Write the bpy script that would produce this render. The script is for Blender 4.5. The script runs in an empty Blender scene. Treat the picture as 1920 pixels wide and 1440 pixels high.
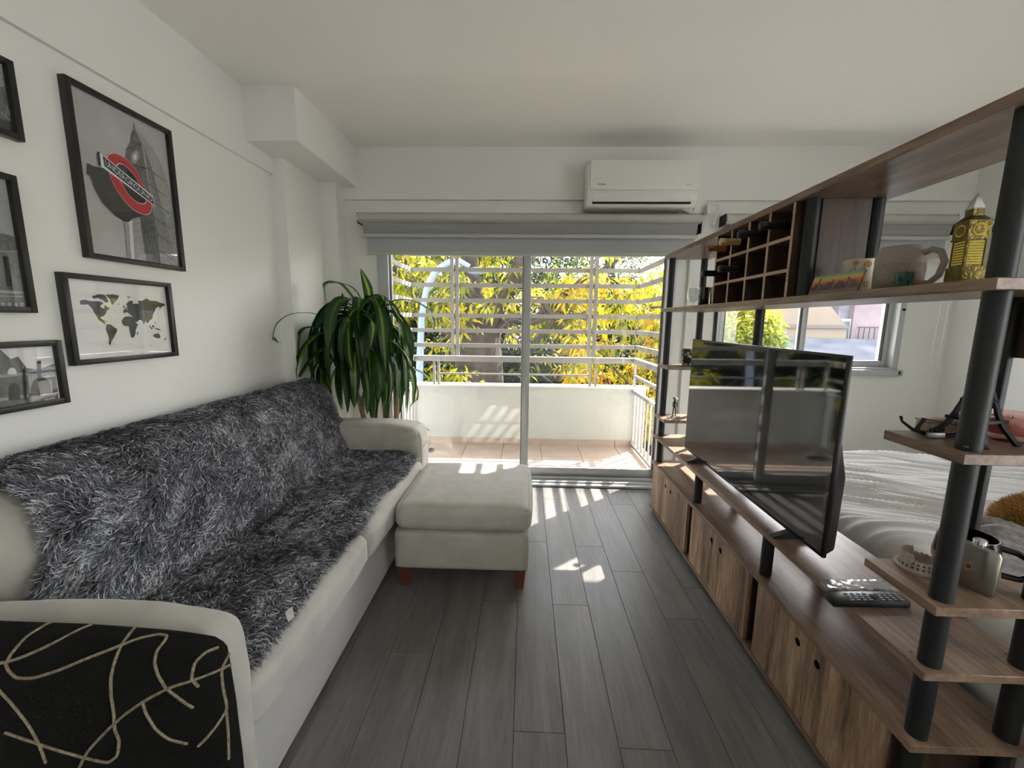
import bpy, bmesh, math, random
from math import sin, cos, pi, radians, sqrt, atan2
from mathutils import Vector, Matrix, noise
import numpy as np
random.seed(7); rng = np.random.default_rng(7)
S = bpy.context.scene
C = S.collection

# ------------------------------------------------------------------ camera
FPX = 772.0
YAW, PIT, ROL, CAMH = .0318, .15194, .01143, 1.35
_f = Vector((-sin(YAW)*cos(PIT), cos(YAW)*cos(PIT), -sin(PIT)))
_r = Vector((cos(YAW), sin(YAW), 0)); _u = _r.cross(_f)
_r2 = _r*cos(ROL)+_u*sin(ROL); _u2 = -_r*sin(ROL)+_u*cos(ROL)
cam = bpy.data.cameras.new('camera'); cam.sensor_width = 36; cam.lens = FPX/1920*36
cam.clip_start = .02; cam.clip_end = 300
co = bpy.data.objects.new('camera', cam); C.objects.link(co)
m = Matrix((_r2, _u2, -_f)).transposed().to_4x4(); m.translation = (0, 0, CAMH)
co.matrix_world = m; S.camera = co
def _ray(px, py): return _r2*((px-960)/FPX)-_u2*((py-720)/FPX)+_f
def ax(px, py, X): d = _ray(px, py); return Vector((0, 0, CAMH))+d*(X/d.x)
def ay(px, py, Y): d = _ray(px, py); return Vector((0, 0, CAMH))+d*(Y/d.y)
def az(px, py, Z): d = _ray(px, py); return Vector((0, 0, CAMH))+d*((Z-CAMH)/d.z)

# ------------------------------------------------------------------ world, sun, exposure
w = bpy.data.worlds.new('sky'); S.world = w; w.use_nodes = True
nt = w.node_tree; bg = nt.nodes['Background']
sky = nt.nodes.new('ShaderNodeTexSky'); sky.sky_type = 'NISHITA'; sky.sun_disc = False
SUN_EL, SUN_AZ = radians(42), atan2(.75, .66)      # sun stands beyond the balcony, to the right
sky.sun_elevation = SUN_EL; sky.sun_rotation = SUN_AZ; sky.dust_density = 2.0; sky.air_density = 1.0
mixw = nt.nodes.new('ShaderNodeMix'); mixw.data_type = 'RGBA'; mixw.inputs[0].default_value = .55
mixw.inputs[7].default_value = (6.1, 6.15, 6.15, 1)
nt.links.new(sky.outputs[0], mixw.inputs[6]); nt.links.new(mixw.outputs[2], bg.inputs[0])
bg.inputs[1].default_value = .95
sl = bpy.data.lights.new('sun', 'SUN'); sl.energy = 16; sl.angle = radians(.6); sl.color = (1, .95, .87)
so = bpy.data.objects.new('sun', sl); C.objects.link(so)
sd = Vector((sin(SUN_AZ)*cos(SUN_EL), cos(SUN_AZ)*cos(SUN_EL), sin(SUN_EL)))
so.rotation_euler = sd.to_track_quat('Z', 'Y').to_euler()
S.view_settings.view_transform = 'Standard'; S.view_settings.look = 'None'
S.view_settings.gamma = 1; S.view_settings.use_curve_mapping = False
S.view_settings.exposure = 0.9
FILL_POWER = 6.0

# ------------------------------------------------------------------ materials
def lin(c):
    c = [x/255 for x in c]
    return tuple(x/12.92 if x <= .04045 else ((x+.055)/1.055)**2.4 for x in c)+(1,)
MATS = {}
def mat(name, col=(200, 200, 200), rough=.6, metal=0, noise_s=0, noise_a=.1, bump=0, bump_s=60, coat=0, spec=.5, emit=None, emit_s=0, sheen=0, stretch=None):
    if name in MATS: return MATS[name]
    m = bpy.data.materials.new(name); m.use_nodes = True; n = m.node_tree; b = n.nodes['Principled BSDF']
    c = lin(col); b.inputs['Base Color'].default_value = c
    b.inputs['Roughness'].default_value = rough; b.inputs['Metallic'].default_value = metal
    b.inputs['Specular IOR Level'].default_value = spec
    if coat: b.inputs['Coat Weight'].default_value = coat; b.inputs['Coat Roughness'].default_value = .05
    if sheen: b.inputs['Sheen Weight'].default_value = sheen; b.inputs['Sheen Roughness'].default_value = .4
    if emit: b.inputs['Emission Color'].default_value = lin(emit); b.inputs['Emission Strength'].default_value = emit_s
    if noise_s or bump:
        tc = n.nodes.new('ShaderNodeTexCoord'); mp = n.nodes.new('ShaderNodeMapping')
        n.links.new(tc.outputs['Object'], mp.inputs[0])
        if stretch: mp.inputs['Scale'].default_value = stretch
    if noise_s:
        t = n.nodes.new('ShaderNodeTexNoise'); t.inputs['Scale'].default_value = noise_s; t.inputs['Detail'].default_value = 6
        n.links.new(mp.outputs[0], t.inputs[0])
        r = n.nodes.new('ShaderNodeValToRGB'); r.color_ramp.elements[0].position = .3; r.color_ramp.elements[1].position = .7
        r.color_ramp.elements[0].color = tuple(x*(1-noise_a) for x in c[:3])+(1,)
        r.color_ramp.elements[1].color = tuple(min(1, x*(1+noise_a)) for x in c[:3])+(1,)
        n.links.new(t.outputs[0], r.inputs[0]); n.links.new(r.outputs[0], b.inputs['Base Color'])
    if bump:
        t2 = n.nodes.new('ShaderNodeTexNoise'); t2.inputs['Scale'].default_value = bump_s; t2.inputs['Detail'].default_value = 5
        n.links.new(mp.outputs[0], t2.inputs[0])
        bp = n.nodes.new('ShaderNodeBump'); bp.inputs['Strength'].default_value = bump; bp.inputs['Distance'].default_value = .01
        n.links.new(t2.outputs[0], bp.inputs['Height']); n.links.new(bp.outputs[0], b.inputs['Normal'])
    MATS[name] = m; return m

def woodmat(name, c1, c2, c3, axis=1, rough=.45, scale=1.0, var=.1, spec=.5):
    """grain stretched along one object axis; tone shifts a little from piece to piece"""
    m = bpy.data.materials.new(name); m.use_nodes = True; n = m.node_tree; b = n.nodes['Principled BSDF']
    tc = n.nodes.new('ShaderNodeTexCoord'); mp = n.nodes.new('ShaderNodeMapping')
    oi = n.nodes.new('ShaderNodeObjectInfo')
    sc = [9*scale]*3; sc[axis] = .9*scale; mp.inputs['Scale'].default_value = sc
    n.links.new(tc.outputs['Object'], mp.inputs[0])
    cb = n.nodes.new('ShaderNodeCombineXYZ'); mu = n.nodes.new('ShaderNodeMath'); mu.operation = 'MULTIPLY'; mu.inputs[1].default_value = 37
    n.links.new(oi.outputs['Random'], mu.inputs[0])
    for k in range(3): n.links.new(mu.outputs[0], cb.inputs[k])
    ad = n.nodes.new('ShaderNodeVectorMath'); n.links.new(mp.outputs[0], ad.inputs[0]); n.links.new(cb.outputs[0], ad.inputs[1])
    t = n.nodes.new('ShaderNodeTexNoise'); t.inputs['Scale'].default_value = 1.0; t.inputs['Detail'].default_value = 5; t.inputs['Distortion'].default_value = 1.2
    n.links.new(ad.outputs[0], t.inputs[0])
    f = n.nodes.new('ShaderNodeTexNoise'); f.inputs['Scale'].default_value = 9; f.inputs['Detail'].default_value = 7; f.inputs['Roughness'].default_value = .65
    n.links.new(ad.outputs[0], f.inputs[0])
    mx = n.nodes.new('ShaderNodeMix'); mx.data_type = 'FLOAT'; mx.inputs[0].default_value = .45
    n.links.new(t.outputs[0], mx.inputs[2]); n.links.new(f.outputs[0], mx.inputs[3])
    r = n.nodes.new('ShaderNodeValToRGB'); e = r.color_ramp.elements
    e[0].position = .36; e[0].color = lin(c1); e[1].position = .64; e[1].color = lin(c3)
    k = e.new(.5); k.color = lin(c2)
    n.links.new(mx.outputs[0], r.inputs[0])
    hs = n.nodes.new('ShaderNodeHueSaturation'); mr = n.nodes.new('ShaderNodeMapRange')
    mr.inputs[3].default_value = 1-var; mr.inputs[4].default_value = 1+var
    n.links.new(oi.outputs['Random'], mr.inputs[0]); n.links.new(mr.outputs[0], hs.inputs['Value'])
    n.links.new(r.outputs[0], hs.inputs['Color']); n.links.new(hs.outputs[0], b.inputs['Base Color'])
    b.inputs['Roughness'].default_value = rough; b.inputs['Specular IOR Level'].default_value = spec
    bp = n.nodes.new('ShaderNodeBump'); bp.inputs['Strength'].default_value = .12; bp.inputs['Distance'].default_value = .004
    n.links.new(f.outputs[0], bp.inputs['Height']); n.links.new(bp.outputs[0], b.inputs['Normal'])
    MATS[name] = m; return m

def glassmat(name, tint=(1, 1, 1), base=.04, rough=0.0):
    m = bpy.data.materials.new(name); m.use_nodes = True; n = m.node_tree
    n.nodes.remove(n.nodes['Principled BSDF']); out = n.nodes['Material Output']
    tr = n.nodes.new('ShaderNodeBsdfTransparent'); tr.inputs[0].default_value = tint+(1,)
    gl = n.nodes.new('ShaderNodeBsdfGlossy'); gl.inputs['Roughness'].default_value = rough
    lw = n.nodes.new('ShaderNodeLayerWeight'); lw.inputs[0].default_value = .5
    pw = n.nodes.new('ShaderNodeMath'); pw.operation = 'POWER'; pw.inputs[1].default_value = 4.5
    n.links.new(lw.outputs['Facing'], pw.inputs[0])
    ma = n.nodes.new('ShaderNodeMath'); ma.operation = 'MULTIPLY_ADD'; ma.inputs[1].default_value = 1-base; ma.inputs[2].default_value = base
    n.links.new(pw.outputs[0], ma.inputs[0])
    mx = n.nodes.new('ShaderNodeMixShader'); n.links.new(ma.outputs[0], mx.inputs[0])
    n.links.new(tr.outputs[0], mx.inputs[1]); n.links.new(gl.outputs[0], mx.inputs[2]); n.links.new(mx.outputs[0], out.inputs[0])
    MATS[name] = m; return m

def attrmat(name, ramp, rough=.6, trans=0, attr='tone', spec=.4):
    """colour looked up from a per-vertex tone attribute through a ramp; optional translucency"""
    m = bpy.data.materials.new(name); m.use_nodes = True; n = m.node_tree; b = n.nodes['Principled BSDF']
    a = n.nodes.new('ShaderNodeAttribute'); a.attribute_name = attr
    r = n.nodes.new('ShaderNodeValToRGB'); e = r.color_ramp.elements
    e[0].position = ramp[0][0]; e[0].color = lin(ramp[0][1]); e[1].position = ramp[-1][0]; e[1].color = lin(ramp[-1][1])
    for p, c in ramp[1:-1]: k = e.new(p); k.color = lin(c)
    n.links.new(a.outputs['Fac'], r.inputs[0]); n.links.new(r.outputs[0], b.inputs['Base Color'])
    b.inputs['Roughness'].default_value = rough; b.inputs['Specular IOR Level'].default_value = spec
    if trans:
        t = n.nodes.new('ShaderNodeBsdfTranslucent'); n.links.new(r.outputs[0], t.inputs[0])
        mx = n.nodes.new('ShaderNodeMixShader'); mx.inputs[0].default_value = trans
        n.links.new(b.outputs[0], mx.inputs[1]); n.links.new(t.outputs[0], mx.inputs[2])
        n.links.new(mx.outputs[0], n.nodes['Material Output'].inputs[0])
    MATS[name] = m; return m

WALL = mat('wall_paint', (235, 236, 232), .75, bump=.05, bump_s=35)
CEIL = mat('ceiling_paint', (246, 245, 239), .7, bump=.04, bump_s=20)
ALU = mat('white_aluminium', (188, 192, 194), .35, .25)
ALU2 = mat('painted_steel', (132, 129, 124), .45)
GASKET = mat('black_gasket', (22, 22, 22), .7)
GLASS = glassmat('door_glass', (.985, .98, .975), .06)
PGLASS = glassmat('picture_glass', (1, 1, 1), .05)
CGLASS = glassmat('drinking_glass', (.93, .95, .95), .08)
W_SH = woodmat('wood_shelf', (84, 65, 52), (124, 100, 82), (154, 130, 111), 1, .34)
W_DR = woodmat('wood_door', (84, 65, 49), (146, 117, 93), (188, 160, 133), 2, .5, var=.07)
W_DK = woodmat('wood_dark', (46, 33, 26), (62, 45, 35), (80, 60, 47), 2, .5)
W_SL = woodmat('wood_slat', (140, 112, 92), (170, 142, 120), (188, 162, 140), 1, .45)
FLOORM = woodmat('floor_vinyl', (90, 88, 86), (105, 103, 100), (120, 117, 114), 1, .38, scale=1.1, var=.09)
BLACK = mat('black_steel', (10, 16, 19), .5)
BLKPL = mat('black_plastic', (12, 12, 13), .35)
SCREEN = mat('tv_screen', (6, 7, 8), .04, spec=.6)
VELVET = mat('grey_velvet', (180, 177, 168), .85, noise_s=9, noise_a=.1, bump=.35, bump_s=13, sheen=.35)
VELVET2 = mat('grey_velvet_light', (174, 172, 168), .85, noise_s=6, noise_a=.06, bump=.1, bump_s=22, sheen=.35)
PIPING = mat('piping', (176, 174, 164), .8)
BLIND = mat('blind_fabric', (176, 180, 182), .8)
BLIND2 = mat('blind_valance', (188, 188, 182), .6)
PLAST = mat('white_plastic', (226, 226, 220), .35)
PLASTG = mat('grey_print', (120, 120, 120), .5)
FRAME = mat('black_frame', (24, 25, 24), .4)
PAPER = mat('print_paper', (226, 226, 224), .5)
GOLD = mat('gold_metal', (112, 98, 54), .32, .9, noise_s=40, noise_a=.25, bump=.4, bump_s=120)
GOLDW = mat('gold_window', (190, 168, 78), .3, .9)
SILV = mat('silver_metal', (200, 200, 200), .18, 1)
STEEL = mat('brushed_steel', (150, 148, 140), .3, .9, noise_s=6, noise_a=.08, stretch=(1, 1, 30))

# ------------------------------------------------------------------ geometry helpers
def link(name, me, m=None, parent=None, smooth=False):
    o = bpy.data.objects.new(name, me); C.objects.link(o)
    if m is not None:
        for k in (m if isinstance(m, (list, tuple)) else [m]): me.materials.append(k)
    if smooth: me.shade_smooth()
    if parent: o.parent = parent
    return o
def place(o, parent):
    """parent an object built in world space while keeping it where it is"""
    o.parent = parent
    o.matrix_parent_inverse = Matrix.Translation(parent.location).inverted() if parent.parent is None else (parent.parent.matrix_local @ parent.matrix_local).inverted()
class MB:
    """collects shapes given in world space and links them as one mesh object"""
    def __init__(s): s.v = []; s.f = []; s.mi = []; s.cur = 0
    def add(s, vs, fs):
        k = len(s.v); s.v += [tuple(v) for v in vs]; s.f += [tuple(i+k for i in f) for f in fs]; s.mi += [s.cur]*len(fs); return s
    def box(s, x0, x1, y0, y1, z0, z1):
        return s.add([(x, y, z) for x in (x0, x1) for y in (y0, y1) for z in (z0, z1)],
                     [(0, 1, 3, 2), (4, 6, 7, 5), (0, 4, 5, 1), (2, 3, 7, 6), (0, 2, 6, 4), (1, 5, 7, 3)])
    def bar(s, a, b, wx, wz):
        a = Vector(a); b = Vector(b); d = (b-a).normalized()
        up = Vector((0, 0, 1)) if abs(d.z) < .9 else Vector((0, 1, 0))
        r = d.cross(up).normalized(); u = r.cross(d)
        vs = [p+r*(i*wx/2)+u*(j*wz/2) for p in (a, b) for i, j in ((-1, -1), (1, -1), (1, 1), (-1, 1))]
        return s.add(vs, [(0, 3, 2, 1), (4, 5, 6, 7), (0, 1, 5, 4), (1, 2, 6, 5), (2, 3, 7, 6), (3, 0, 4, 7)])
    def tube(s, pts, rad, n=10, caps=True):
        pts = [Vector(p) for p in pts]
        if not hasattr(rad, '__len__'): rad = [rad]*len(pts)
        vs = []; fs = []; t0 = (pts[1]-pts[0]).normalized()
        r = t0.orthogonal().normalized()
        for i, p in enumerate(pts):
            a = pts[max(0, i-1)]; b = pts[min(len(pts)-1, i+1)]; t = (b-a).normalized()
            r = (r-t*r.dot(t)).normalized(); q = t.cross(r)
            for k in range(n):
                an = 2*pi*k/n; vs.append(p+(r*cos(an)+q*sin(an))*rad[i])
        for i in range(len(pts)-1):
            for k in range(n):
                k2 = (k+1) % n; fs.append((i*n+k, i*n+k2, (i+1)*n+k2, (i+1)*n+k))
        if caps: fs.append(tuple(range(n-1, -1, -1))); fs.append(tuple(range((len(pts)-1)*n, len(pts)*n)))
        return s.add(vs, fs)
    def lathe(s, c, prof, n=24, sx=1, sy=1, rot=0):
        vs = []; fs = []; c = Vector(c)
        for r, z in prof:
            for k in range(n):
                a = 2*pi*k/n; x, y = r*cos(a)*sx, r*sin(a)*sy
                vs.append(c+Vector((x*cos(rot)-y*sin(rot), x*sin(rot)+y*cos(rot), z)))
        for i in range(len(prof)-1):
            for k in range(n):
                k2 = (k+1) % n; fs.append((i*n+k, i*n+k2, (i+1)*n+k2, (i+1)*n+k))
        if prof[0][0] > 1e-5: fs.append(tuple(range(n-1, -1, -1)))
        if prof[-1][0] > 1e-5: fs.append(tuple(range((len(prof)-1)*n, len(prof)*n)))
        return s.add(vs, fs)
    def prism(s, pts, d):
        """polygon (list of 3-D points) given thickness along vector d"""
        n = len(pts); d = Vector(d); vs = [Vector(p) for p in pts]+[Vector(p)+d for p in pts]
        return s.add(vs, [tuple(range(n-1, -1, -1)), tuple(range(n, 2*n))]+[(i, (i+1) % n, n+(i+1) % n, n+i) for i in range(n)])
    def poly(s, pts): return s.add(pts, [tuple(range(len(pts)))])
    def sphere(s, c, r, n=12):
        c = Vector(c); r = r if hasattr(r, '__len__') else (r, r, r)
        vs = [c+Vector((0, 0, r[2]))]; fs = []
        for i in range(1, n):
            for k in range(2*n):
                t, a = pi*i/n, pi*k/n; vs.append(c+Vector((r[0]*sin(t)*cos(a), r[1]*sin(t)*sin(a), r[2]*cos(t))))
        vs.append(c-Vector((0, 0, r[2]))); m_ = 2*n
        for k in range(m_):
            fs.append((0, 1+k, 1+(k+1) % m_)); e = 1+(n-2)*m_; fs.append((len(vs)-1, e+(k+1) % m_, e+k))
        for i in range(n-2):
            for k in range(m_):
                a = 1+i*m_; k2 = (k+1) % m_; fs.append((a+k, a+m_+k, a+m_+k2, a+k2))
        return s.add(vs, fs)
    def build(s, name, m=None, parent=None, smooth=False, bevel=0, seg=2, origin=None, angle=None):
        vs = np.array(s.v, dtype=float)
        o0 = np.array(origin) if origin is not None else (vs.min(0)+vs.max(0))/2*np.array([1, 1, 0])+np.array([0, 0, vs[:, 2].min()])
        me = bpy.data.meshes.new(name); me.from_pydata([tuple(v) for v in (vs-o0)], [], s.f)
        me.validate()
        if any(s.mi) and len(me.polygons) == len(s.mi): me.polygons.foreach_set('material_index', s.mi)
        bm = bmesh.new(); bm.from_mesh(me)
        bmesh.ops.recalc_face_normals(bm, faces=bm.faces)
        if bevel: bmesh.ops.bevel(bm, geom=[e for e in bm.edges if len(e.link_faces) == 2 and e.calc_face_angle(0) > .6], offset=bevel, segments=seg, affect='EDGES', profile=.5, clamp_overlap=True)
        bm.to_mesh(me); bm.free()
        o = link(name, me, m, None, False)
        if smooth or bevel:
            me.shade_smooth()
            try: me.set_sharp_from_angle(angle=radians(angle or 38))
            except Exception: pass
        o.location = Vector(o0)
        if parent: attach(o, parent)
        return o
def wloc(o):
    v = Vector(o.location)
    while o.parent: o = o.parent; v += o.location
    return v
def attach(o, parent):
    v = Vector(o.location); o.parent = parent; o.location = v-wloc(parent)     # no rotations anywhere above parts
def tag(o, label=None, cat=None, group=None, kind=None):
    if label: o['label'] = label
    if cat: o['category'] = cat
    if group: o['group'] = group
    if kind: o['kind'] = kind
    return o
def thing(name, loc, label, cat, group=None):
    o = bpy.data.objects.new(name, None); o.empty_display_size = .05; C.objects.link(o); o.location = loc
    return tag(o, label, cat, group)
def struct(o): o['kind'] = 'structure'; return o
def one(mb, name, m, label, cat, group=None, **k): return tag(mb.build(name, m, **k), label, cat, group)

def cushion(name, x0, x1, y0, y1, z0, z1, r, puff=.0, m=None, parent=None, n=14, wob=0.0, seed=0, fn=None):
    """soft rounded block: dense box whose edges are rounded by r and whose faces swell by puff"""
    bm = bmesh.new(); bmesh.ops.create_cube(bm, size=2); bmesh.ops.subdivide_edges(bm, edges=bm.edges, cuts=n, use_grid_fill=True)
    c = Vector(((x0+x1)/2, (y0+y1)/2, (z0+z1)/2)); h = Vector(((x1-x0)/2, (y1-y0)/2, (z1-z0)/2))
    for v in bm.verts:
        u = v.co.copy()
        q = Vector([math.copysign(abs(t)**.75, t) for t in u])
        p = Vector([q[i]*h[i] for i in range(3)])
        inner = Vector([max(-(h[i]-r), min(h[i]-r, p[i])) for i in range(3)])
        d = p-inner
        if d.length > 1e-6: p = inner+d.normalized()*r
        for i in range(3):
            j, k = (i+1) % 3, (i+2) % 3
            if abs(u[i]) > .98: p[i] += math.copysign(puff*(1-u[j]**2)*(1-u[k]**2), u[i])
        if wob:
            p += Vector(noise.noise_vector((c+p)*9+Vector((seed, 0, 0))))*wob
        v.co = p
        if fn: v.co = fn(v.co+c)-c
    me = bpy.data.meshes.new(name); bm.to_mesh(me); bm.free()
    o = link(name, me, m, None, True); o.location = c
    if parent: attach(o, parent)
    return o
def bulk(name, V, F, m, tone=None, parent=None, smooth=False):
    """V (n,3) array, F (k,4) or (k,3) array"""
    me = bpy.data.meshes.new(name); V = np.asarray(V, dtype=np.float32); F = np.asarray(F, dtype=np.int32)
    me.vertices.add(len(V)); me.vertices.foreach_set('co', V.ravel())
    k = F.shape[1]; me.loops.add(F.size); me.loops.foreach_set('vertex_index', F.ravel())
    me.polygons.add(len(F)); me.polygons.foreach_set('loop_start', np.arange(0, F.size, k, dtype=np.int32))
    me.polygons.foreach_set('loop_total', np.full(len(F), k, dtype=np.int32))
    if tone is not None:
        a = me.attributes.new('tone', 'FLOAT', 'POINT'); a.data.foreach_set('value', np.asarray(tone, dtype=np.float32))
    me.update(calc_edges=True); me.validate()
    o = link(name, me, m, None, smooth)
    if parent: attach(o, parent)
    return o

# ================================================================== ROOM SHELL
XL, XR, YB, YF, ZC = -1.625, 3.25, -2.6, 3.31, 2.625
# floor: base slab plus planks laid one by one
fl = struct(MB().box(XL-.1, XR+.1, YB-.1, YF+.02, -.12, -.006).build('floor', mat('floor_joint', (38, 36, 34), .8)))
PW = .1705; plank_mesh = {}
joint = {0: 1.82, 1: 1.18, 2: 1.81, 3: 2.34, 4: 2.095, 5: 1.74, -1: .95, -2: 1.49, -3: 2.2, -4: .7}
row = -10
while -.02-.1705+row*PW < XR:
    x0 = -.0195+(row-1)*PW+.1705*0; x1 = x0+PW
    xa, xb = max(x0, XL), min(x1, XR)
    if xb-xa > .01:
        j = joint.get(row, random.uniform(.3, 2.4)); ys = [j+1.2*k for k in range(-5, 4)]
        for y0 in ys:
            ya, yb = max(y0, YB), min(y0+1.2, YF-.03)
            if yb-ya < .03: continue
            key = (round(xb-xa, 3), round(yb-ya, 3))
            if key not in plank_mesh:
                hw, hl = (xb-xa)/2-.0007, (yb-ya)/2-.0007
                o = MB().box(-hw, hw, -hl, hl, -.006, 0).build('plank', FLOORM, fl, bevel=.0009, seg=1, origin=(0, 0, 0)); plank_mesh[key] = o.data
            else:
                o = bpy.data.objects.new('plank', plank_mesh[key]); C.objects.link(o); o.parent = fl
            o.location = Vector(((xa+xb)/2, (ya+yb)/2, 0))-fl.location
    row += 1
ceil = struct(MB().box(XL-.1, XR+.1, YB-.1, YF+.2, ZC, ZC+.15).build('ceiling', CEIL))
wl = struct(MB().box(XL-.15, XL, YB-.1, YF+.2, -.006, ZC).build('wall_left', WALL))
struct(MB().box(XL, -1.605, YB, 2.712, 2.245, ZC).build('trim_1', WALL))                      # shallow beam along the left wall
struct(MB().box(XL, -1.305, 2.46, YF-.03, 2.342, ZC).build('trim_2', WALL))                   # boxed-in duct
struct(MB().box(XL, -1.54, 2.712, YF, 0, 2.342).build('trim_3', WALL))                       # first step of the corner column
struct(MB().box(-1.54, -1.418, 3.175, YF, 0, 2.342).build('trim_4', WALL))                   # second step
# facade wall with its two openings
DX0, DX1, DZ = -1.17, 1.15, 2.06
WX0, WX1, WZ0, WZ1 = 1.47, 2.90, .985, 2.06
wf = MB()
wf.box(XL, DX0, YF, YF+.2, -.006, ZC).box(DX0, DX1, YF, YF+.2, DZ, ZC)
wf.box(DX1, WX0, YF, YF+.2, -.006, ZC).box(WX0, WX1, YF, YF+.2, -.006, WZ0).box(WX0, WX1, YF, YF+.2, WZ1, ZC).box(WX1, XR+.15, YF, YF+.2, -.006, ZC)
struct(wf.build('wall_front', WALL))
struct(MB().box(-1.418, XR, YF-.03, YF, 2.255, ZC).build('trim_5', WALL))                     # beam over door and window
struct(MB().box(1.24, 1.33, YF-.035, YF, 0, 2.255).build('trim_6', WALL))                     # narrow pilaster between door and window
wr = MB(); SY0, SY1, SZ0, SZ1 = -1.7, .12, .08, 2.2
wr.box(XR, XR+.15, YB-.1, SY0, -.006, ZC).box(XR, XR+.15, SY1, YF+.2, -.006, ZC).box(XR, XR+.15, SY0, SY1, -.006, SZ0).box(XR, XR+.15, SY0, SY1, SZ1, ZC)
struct(wr.build('wall_right', WALL))
w2 = bpy.data.objects.new('fill_window', None); C.objects.link(w2); w2.location = (XR, -.8, SZ0); w2['kind'] = 'structure'  # unseen window added to let more daylight onto left wall and ceiling
f2 = MB().box(XR+.03, XR+.09, SY0, SY0+.05, SZ0, SZ1).box(XR+.03, XR+.09, SY1-.05, SY1, SZ0, SZ1).box(XR+.03, XR+.09, SY0+.05, SY1-.05, SZ0, SZ0+.05).box(XR+.03, XR+.09, SY0+.05, SY1-.05, SZ1-.05, SZ1).box(XR+.03, XR+.09, -.82, -.76, SZ0+.05, SZ1-.05)
f2.build('window_frame', ALU, w2)
MB().box(XR+.055, XR+.06, SY0+.05, -.82, SZ0+.05, SZ1-.05).build('pane', GLASS, w2); MB().box(XR+.055, XR+.06, -.76, SY1-.05, SZ0+.05, SZ1-.05).build('pane', GLASS, w2)
struct(MB().box(XL-.15, XR+.15, YB-.25, YB, -.006, ZC).build('wall_back', WALL))
struct(MB().box(2.93, 3.25, YF-.012, YF, .02, .1).box(1.34, 2.9, YF-.012, YF, .02, .1).build('baseboard_front', WALL))
struct(MB().box(XL, XL+.012, YB, 2.7, 0, .07).build('baseboard_left', WALL))

# ------------------------------------------------------------------ sliding balcony door
d1 = bpy.data.objects.new('door_1', None); C.objects.link(d1); d1.location = (0, YF, 0); d1['kind'] = 'structure'
fr = MB(); Y0, Y1 = YF-.02, YF+.09
fr.box(DX0, DX0+.085, Y0, Y1, 0, DZ).box(DX1-.06, DX1, Y0, Y1, 0, DZ).box(DX0+.085, DX1-.06, Y0, Y1, DZ-.06, DZ)
fr.box(DX0+.085, DX1-.06, Y0-.015, Y1+.02, 0, .035).box(DX0+.085, DX1-.06, Y0+.03, Y0+.04, .035, .06).box(DX0+.085, DX1-.06, Y0+.07, Y0+.08, .035, .06)
fr.build('door_frame', ALU, d1, bevel=.003)
MB().box(DX0+.085, DX1-.06, YF-.075, YF-.035, 0.0, .022).build('threshold', ALU, d1, bevel=.004)
def leaf_door(x0, x1, y, nm, lst, rst):
    p = MB().box(x0, x0+lst, y, y+.028, .055, DZ-.07).box(x1-rst, x1, y, y+.028, .055, DZ-.07)
    p.box(x0+lst, x1-rst, y, y+.028, .055, .125).box(x0+lst, x1-rst, y, y+.028, DZ-.13, DZ-.07)
    o = p.build(nm, ALU, d1, bevel=.003)
    MB().box(x0+lst-.001, x1-rst+.001, y+.011, y+.016, .12, DZ-.125).build('pane', GLASS, o)
    g = MB()
    for xx in (x0+lst, x1-rst-.003): g.box(xx, xx+.003, y-.001, y+.029, .125, DZ-.13)
    g.build('gasket', GASKET, o); return o
leaf_door(DX0+.08, .035, YF+.0, 'sliding_leaf', .012, .062)
leaf_door(-.035, DX1-.052, YF+.045, 'sliding_leaf', .05, .016)
MB().box(DX1-.061, DX1-.045, YF-.035, YF-.02, .95, 1.15).build('handle', BLKPL, d1, bevel=.003)

# ------------------------------------------------------------------ bedroom window
w1 = bpy.data.objects.new('window_1', None); C.objects.link(w1); w1.location = ((WX0+WX1)/2, YF, WZ0); w1['kind'] = 'structure'
fr = MB(); fr.box(WX0, WX0+.045, Y0, Y1, WZ0, WZ1).box(WX1-.045, WX1, Y0, Y1, WZ0, WZ1).box(WX0+.045, WX1-.045, Y0, Y1, WZ0, WZ0+.035).box(WX0+.045, WX1-.045, Y0, Y1, WZ1-.04, WZ1)
fr.box(WX0-.03, WX1+.03, Y0-.02, Y0, WZ0-.025, WZ0+.02).build('window_frame', ALU, w1, bevel=.003)
for x0, x1, yy in ((WX0+.04, 2.185, YF), (2.15, WX1-.04, YF+.04)):
    p = MB().box(x0, x0+.042, yy, yy+.028, WZ0+.035, WZ1-.04).box(x1-.042, x1, yy, yy+.028, WZ0+.035, WZ1-.04)
    p.box(x0+.042, x1-.042, yy, yy+.028, WZ0+.035, WZ0+.085).box(x0+.042, x1-.042, yy, yy+.028, WZ1-.09, WZ1-.04)
    o = p.build('sash', ALU, w1, bevel=.003)
    MB().box(x0+.041, x1-.041, yy+.011, yy+.015, WZ0+.08, WZ1-.085).build('pane', GLASS, o)
    g = MB()
    for xx in (x0+.042, x1-.045): g.box(xx, xx+.003, yy-.001, yy+.029, WZ0+.085, WZ1-.09)
    g.build('gasket', GASKET, o)
MB().box(WX1-.005, WX1+.012, YF-.042, YF-.03, WZ0-.012, WZ0+.012).box(WX1-.03, WX1-.012, YF-.028, YF-.018, WZ1-.6, WZ1-.582).build('stopper', GASKET, w1)

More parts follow.
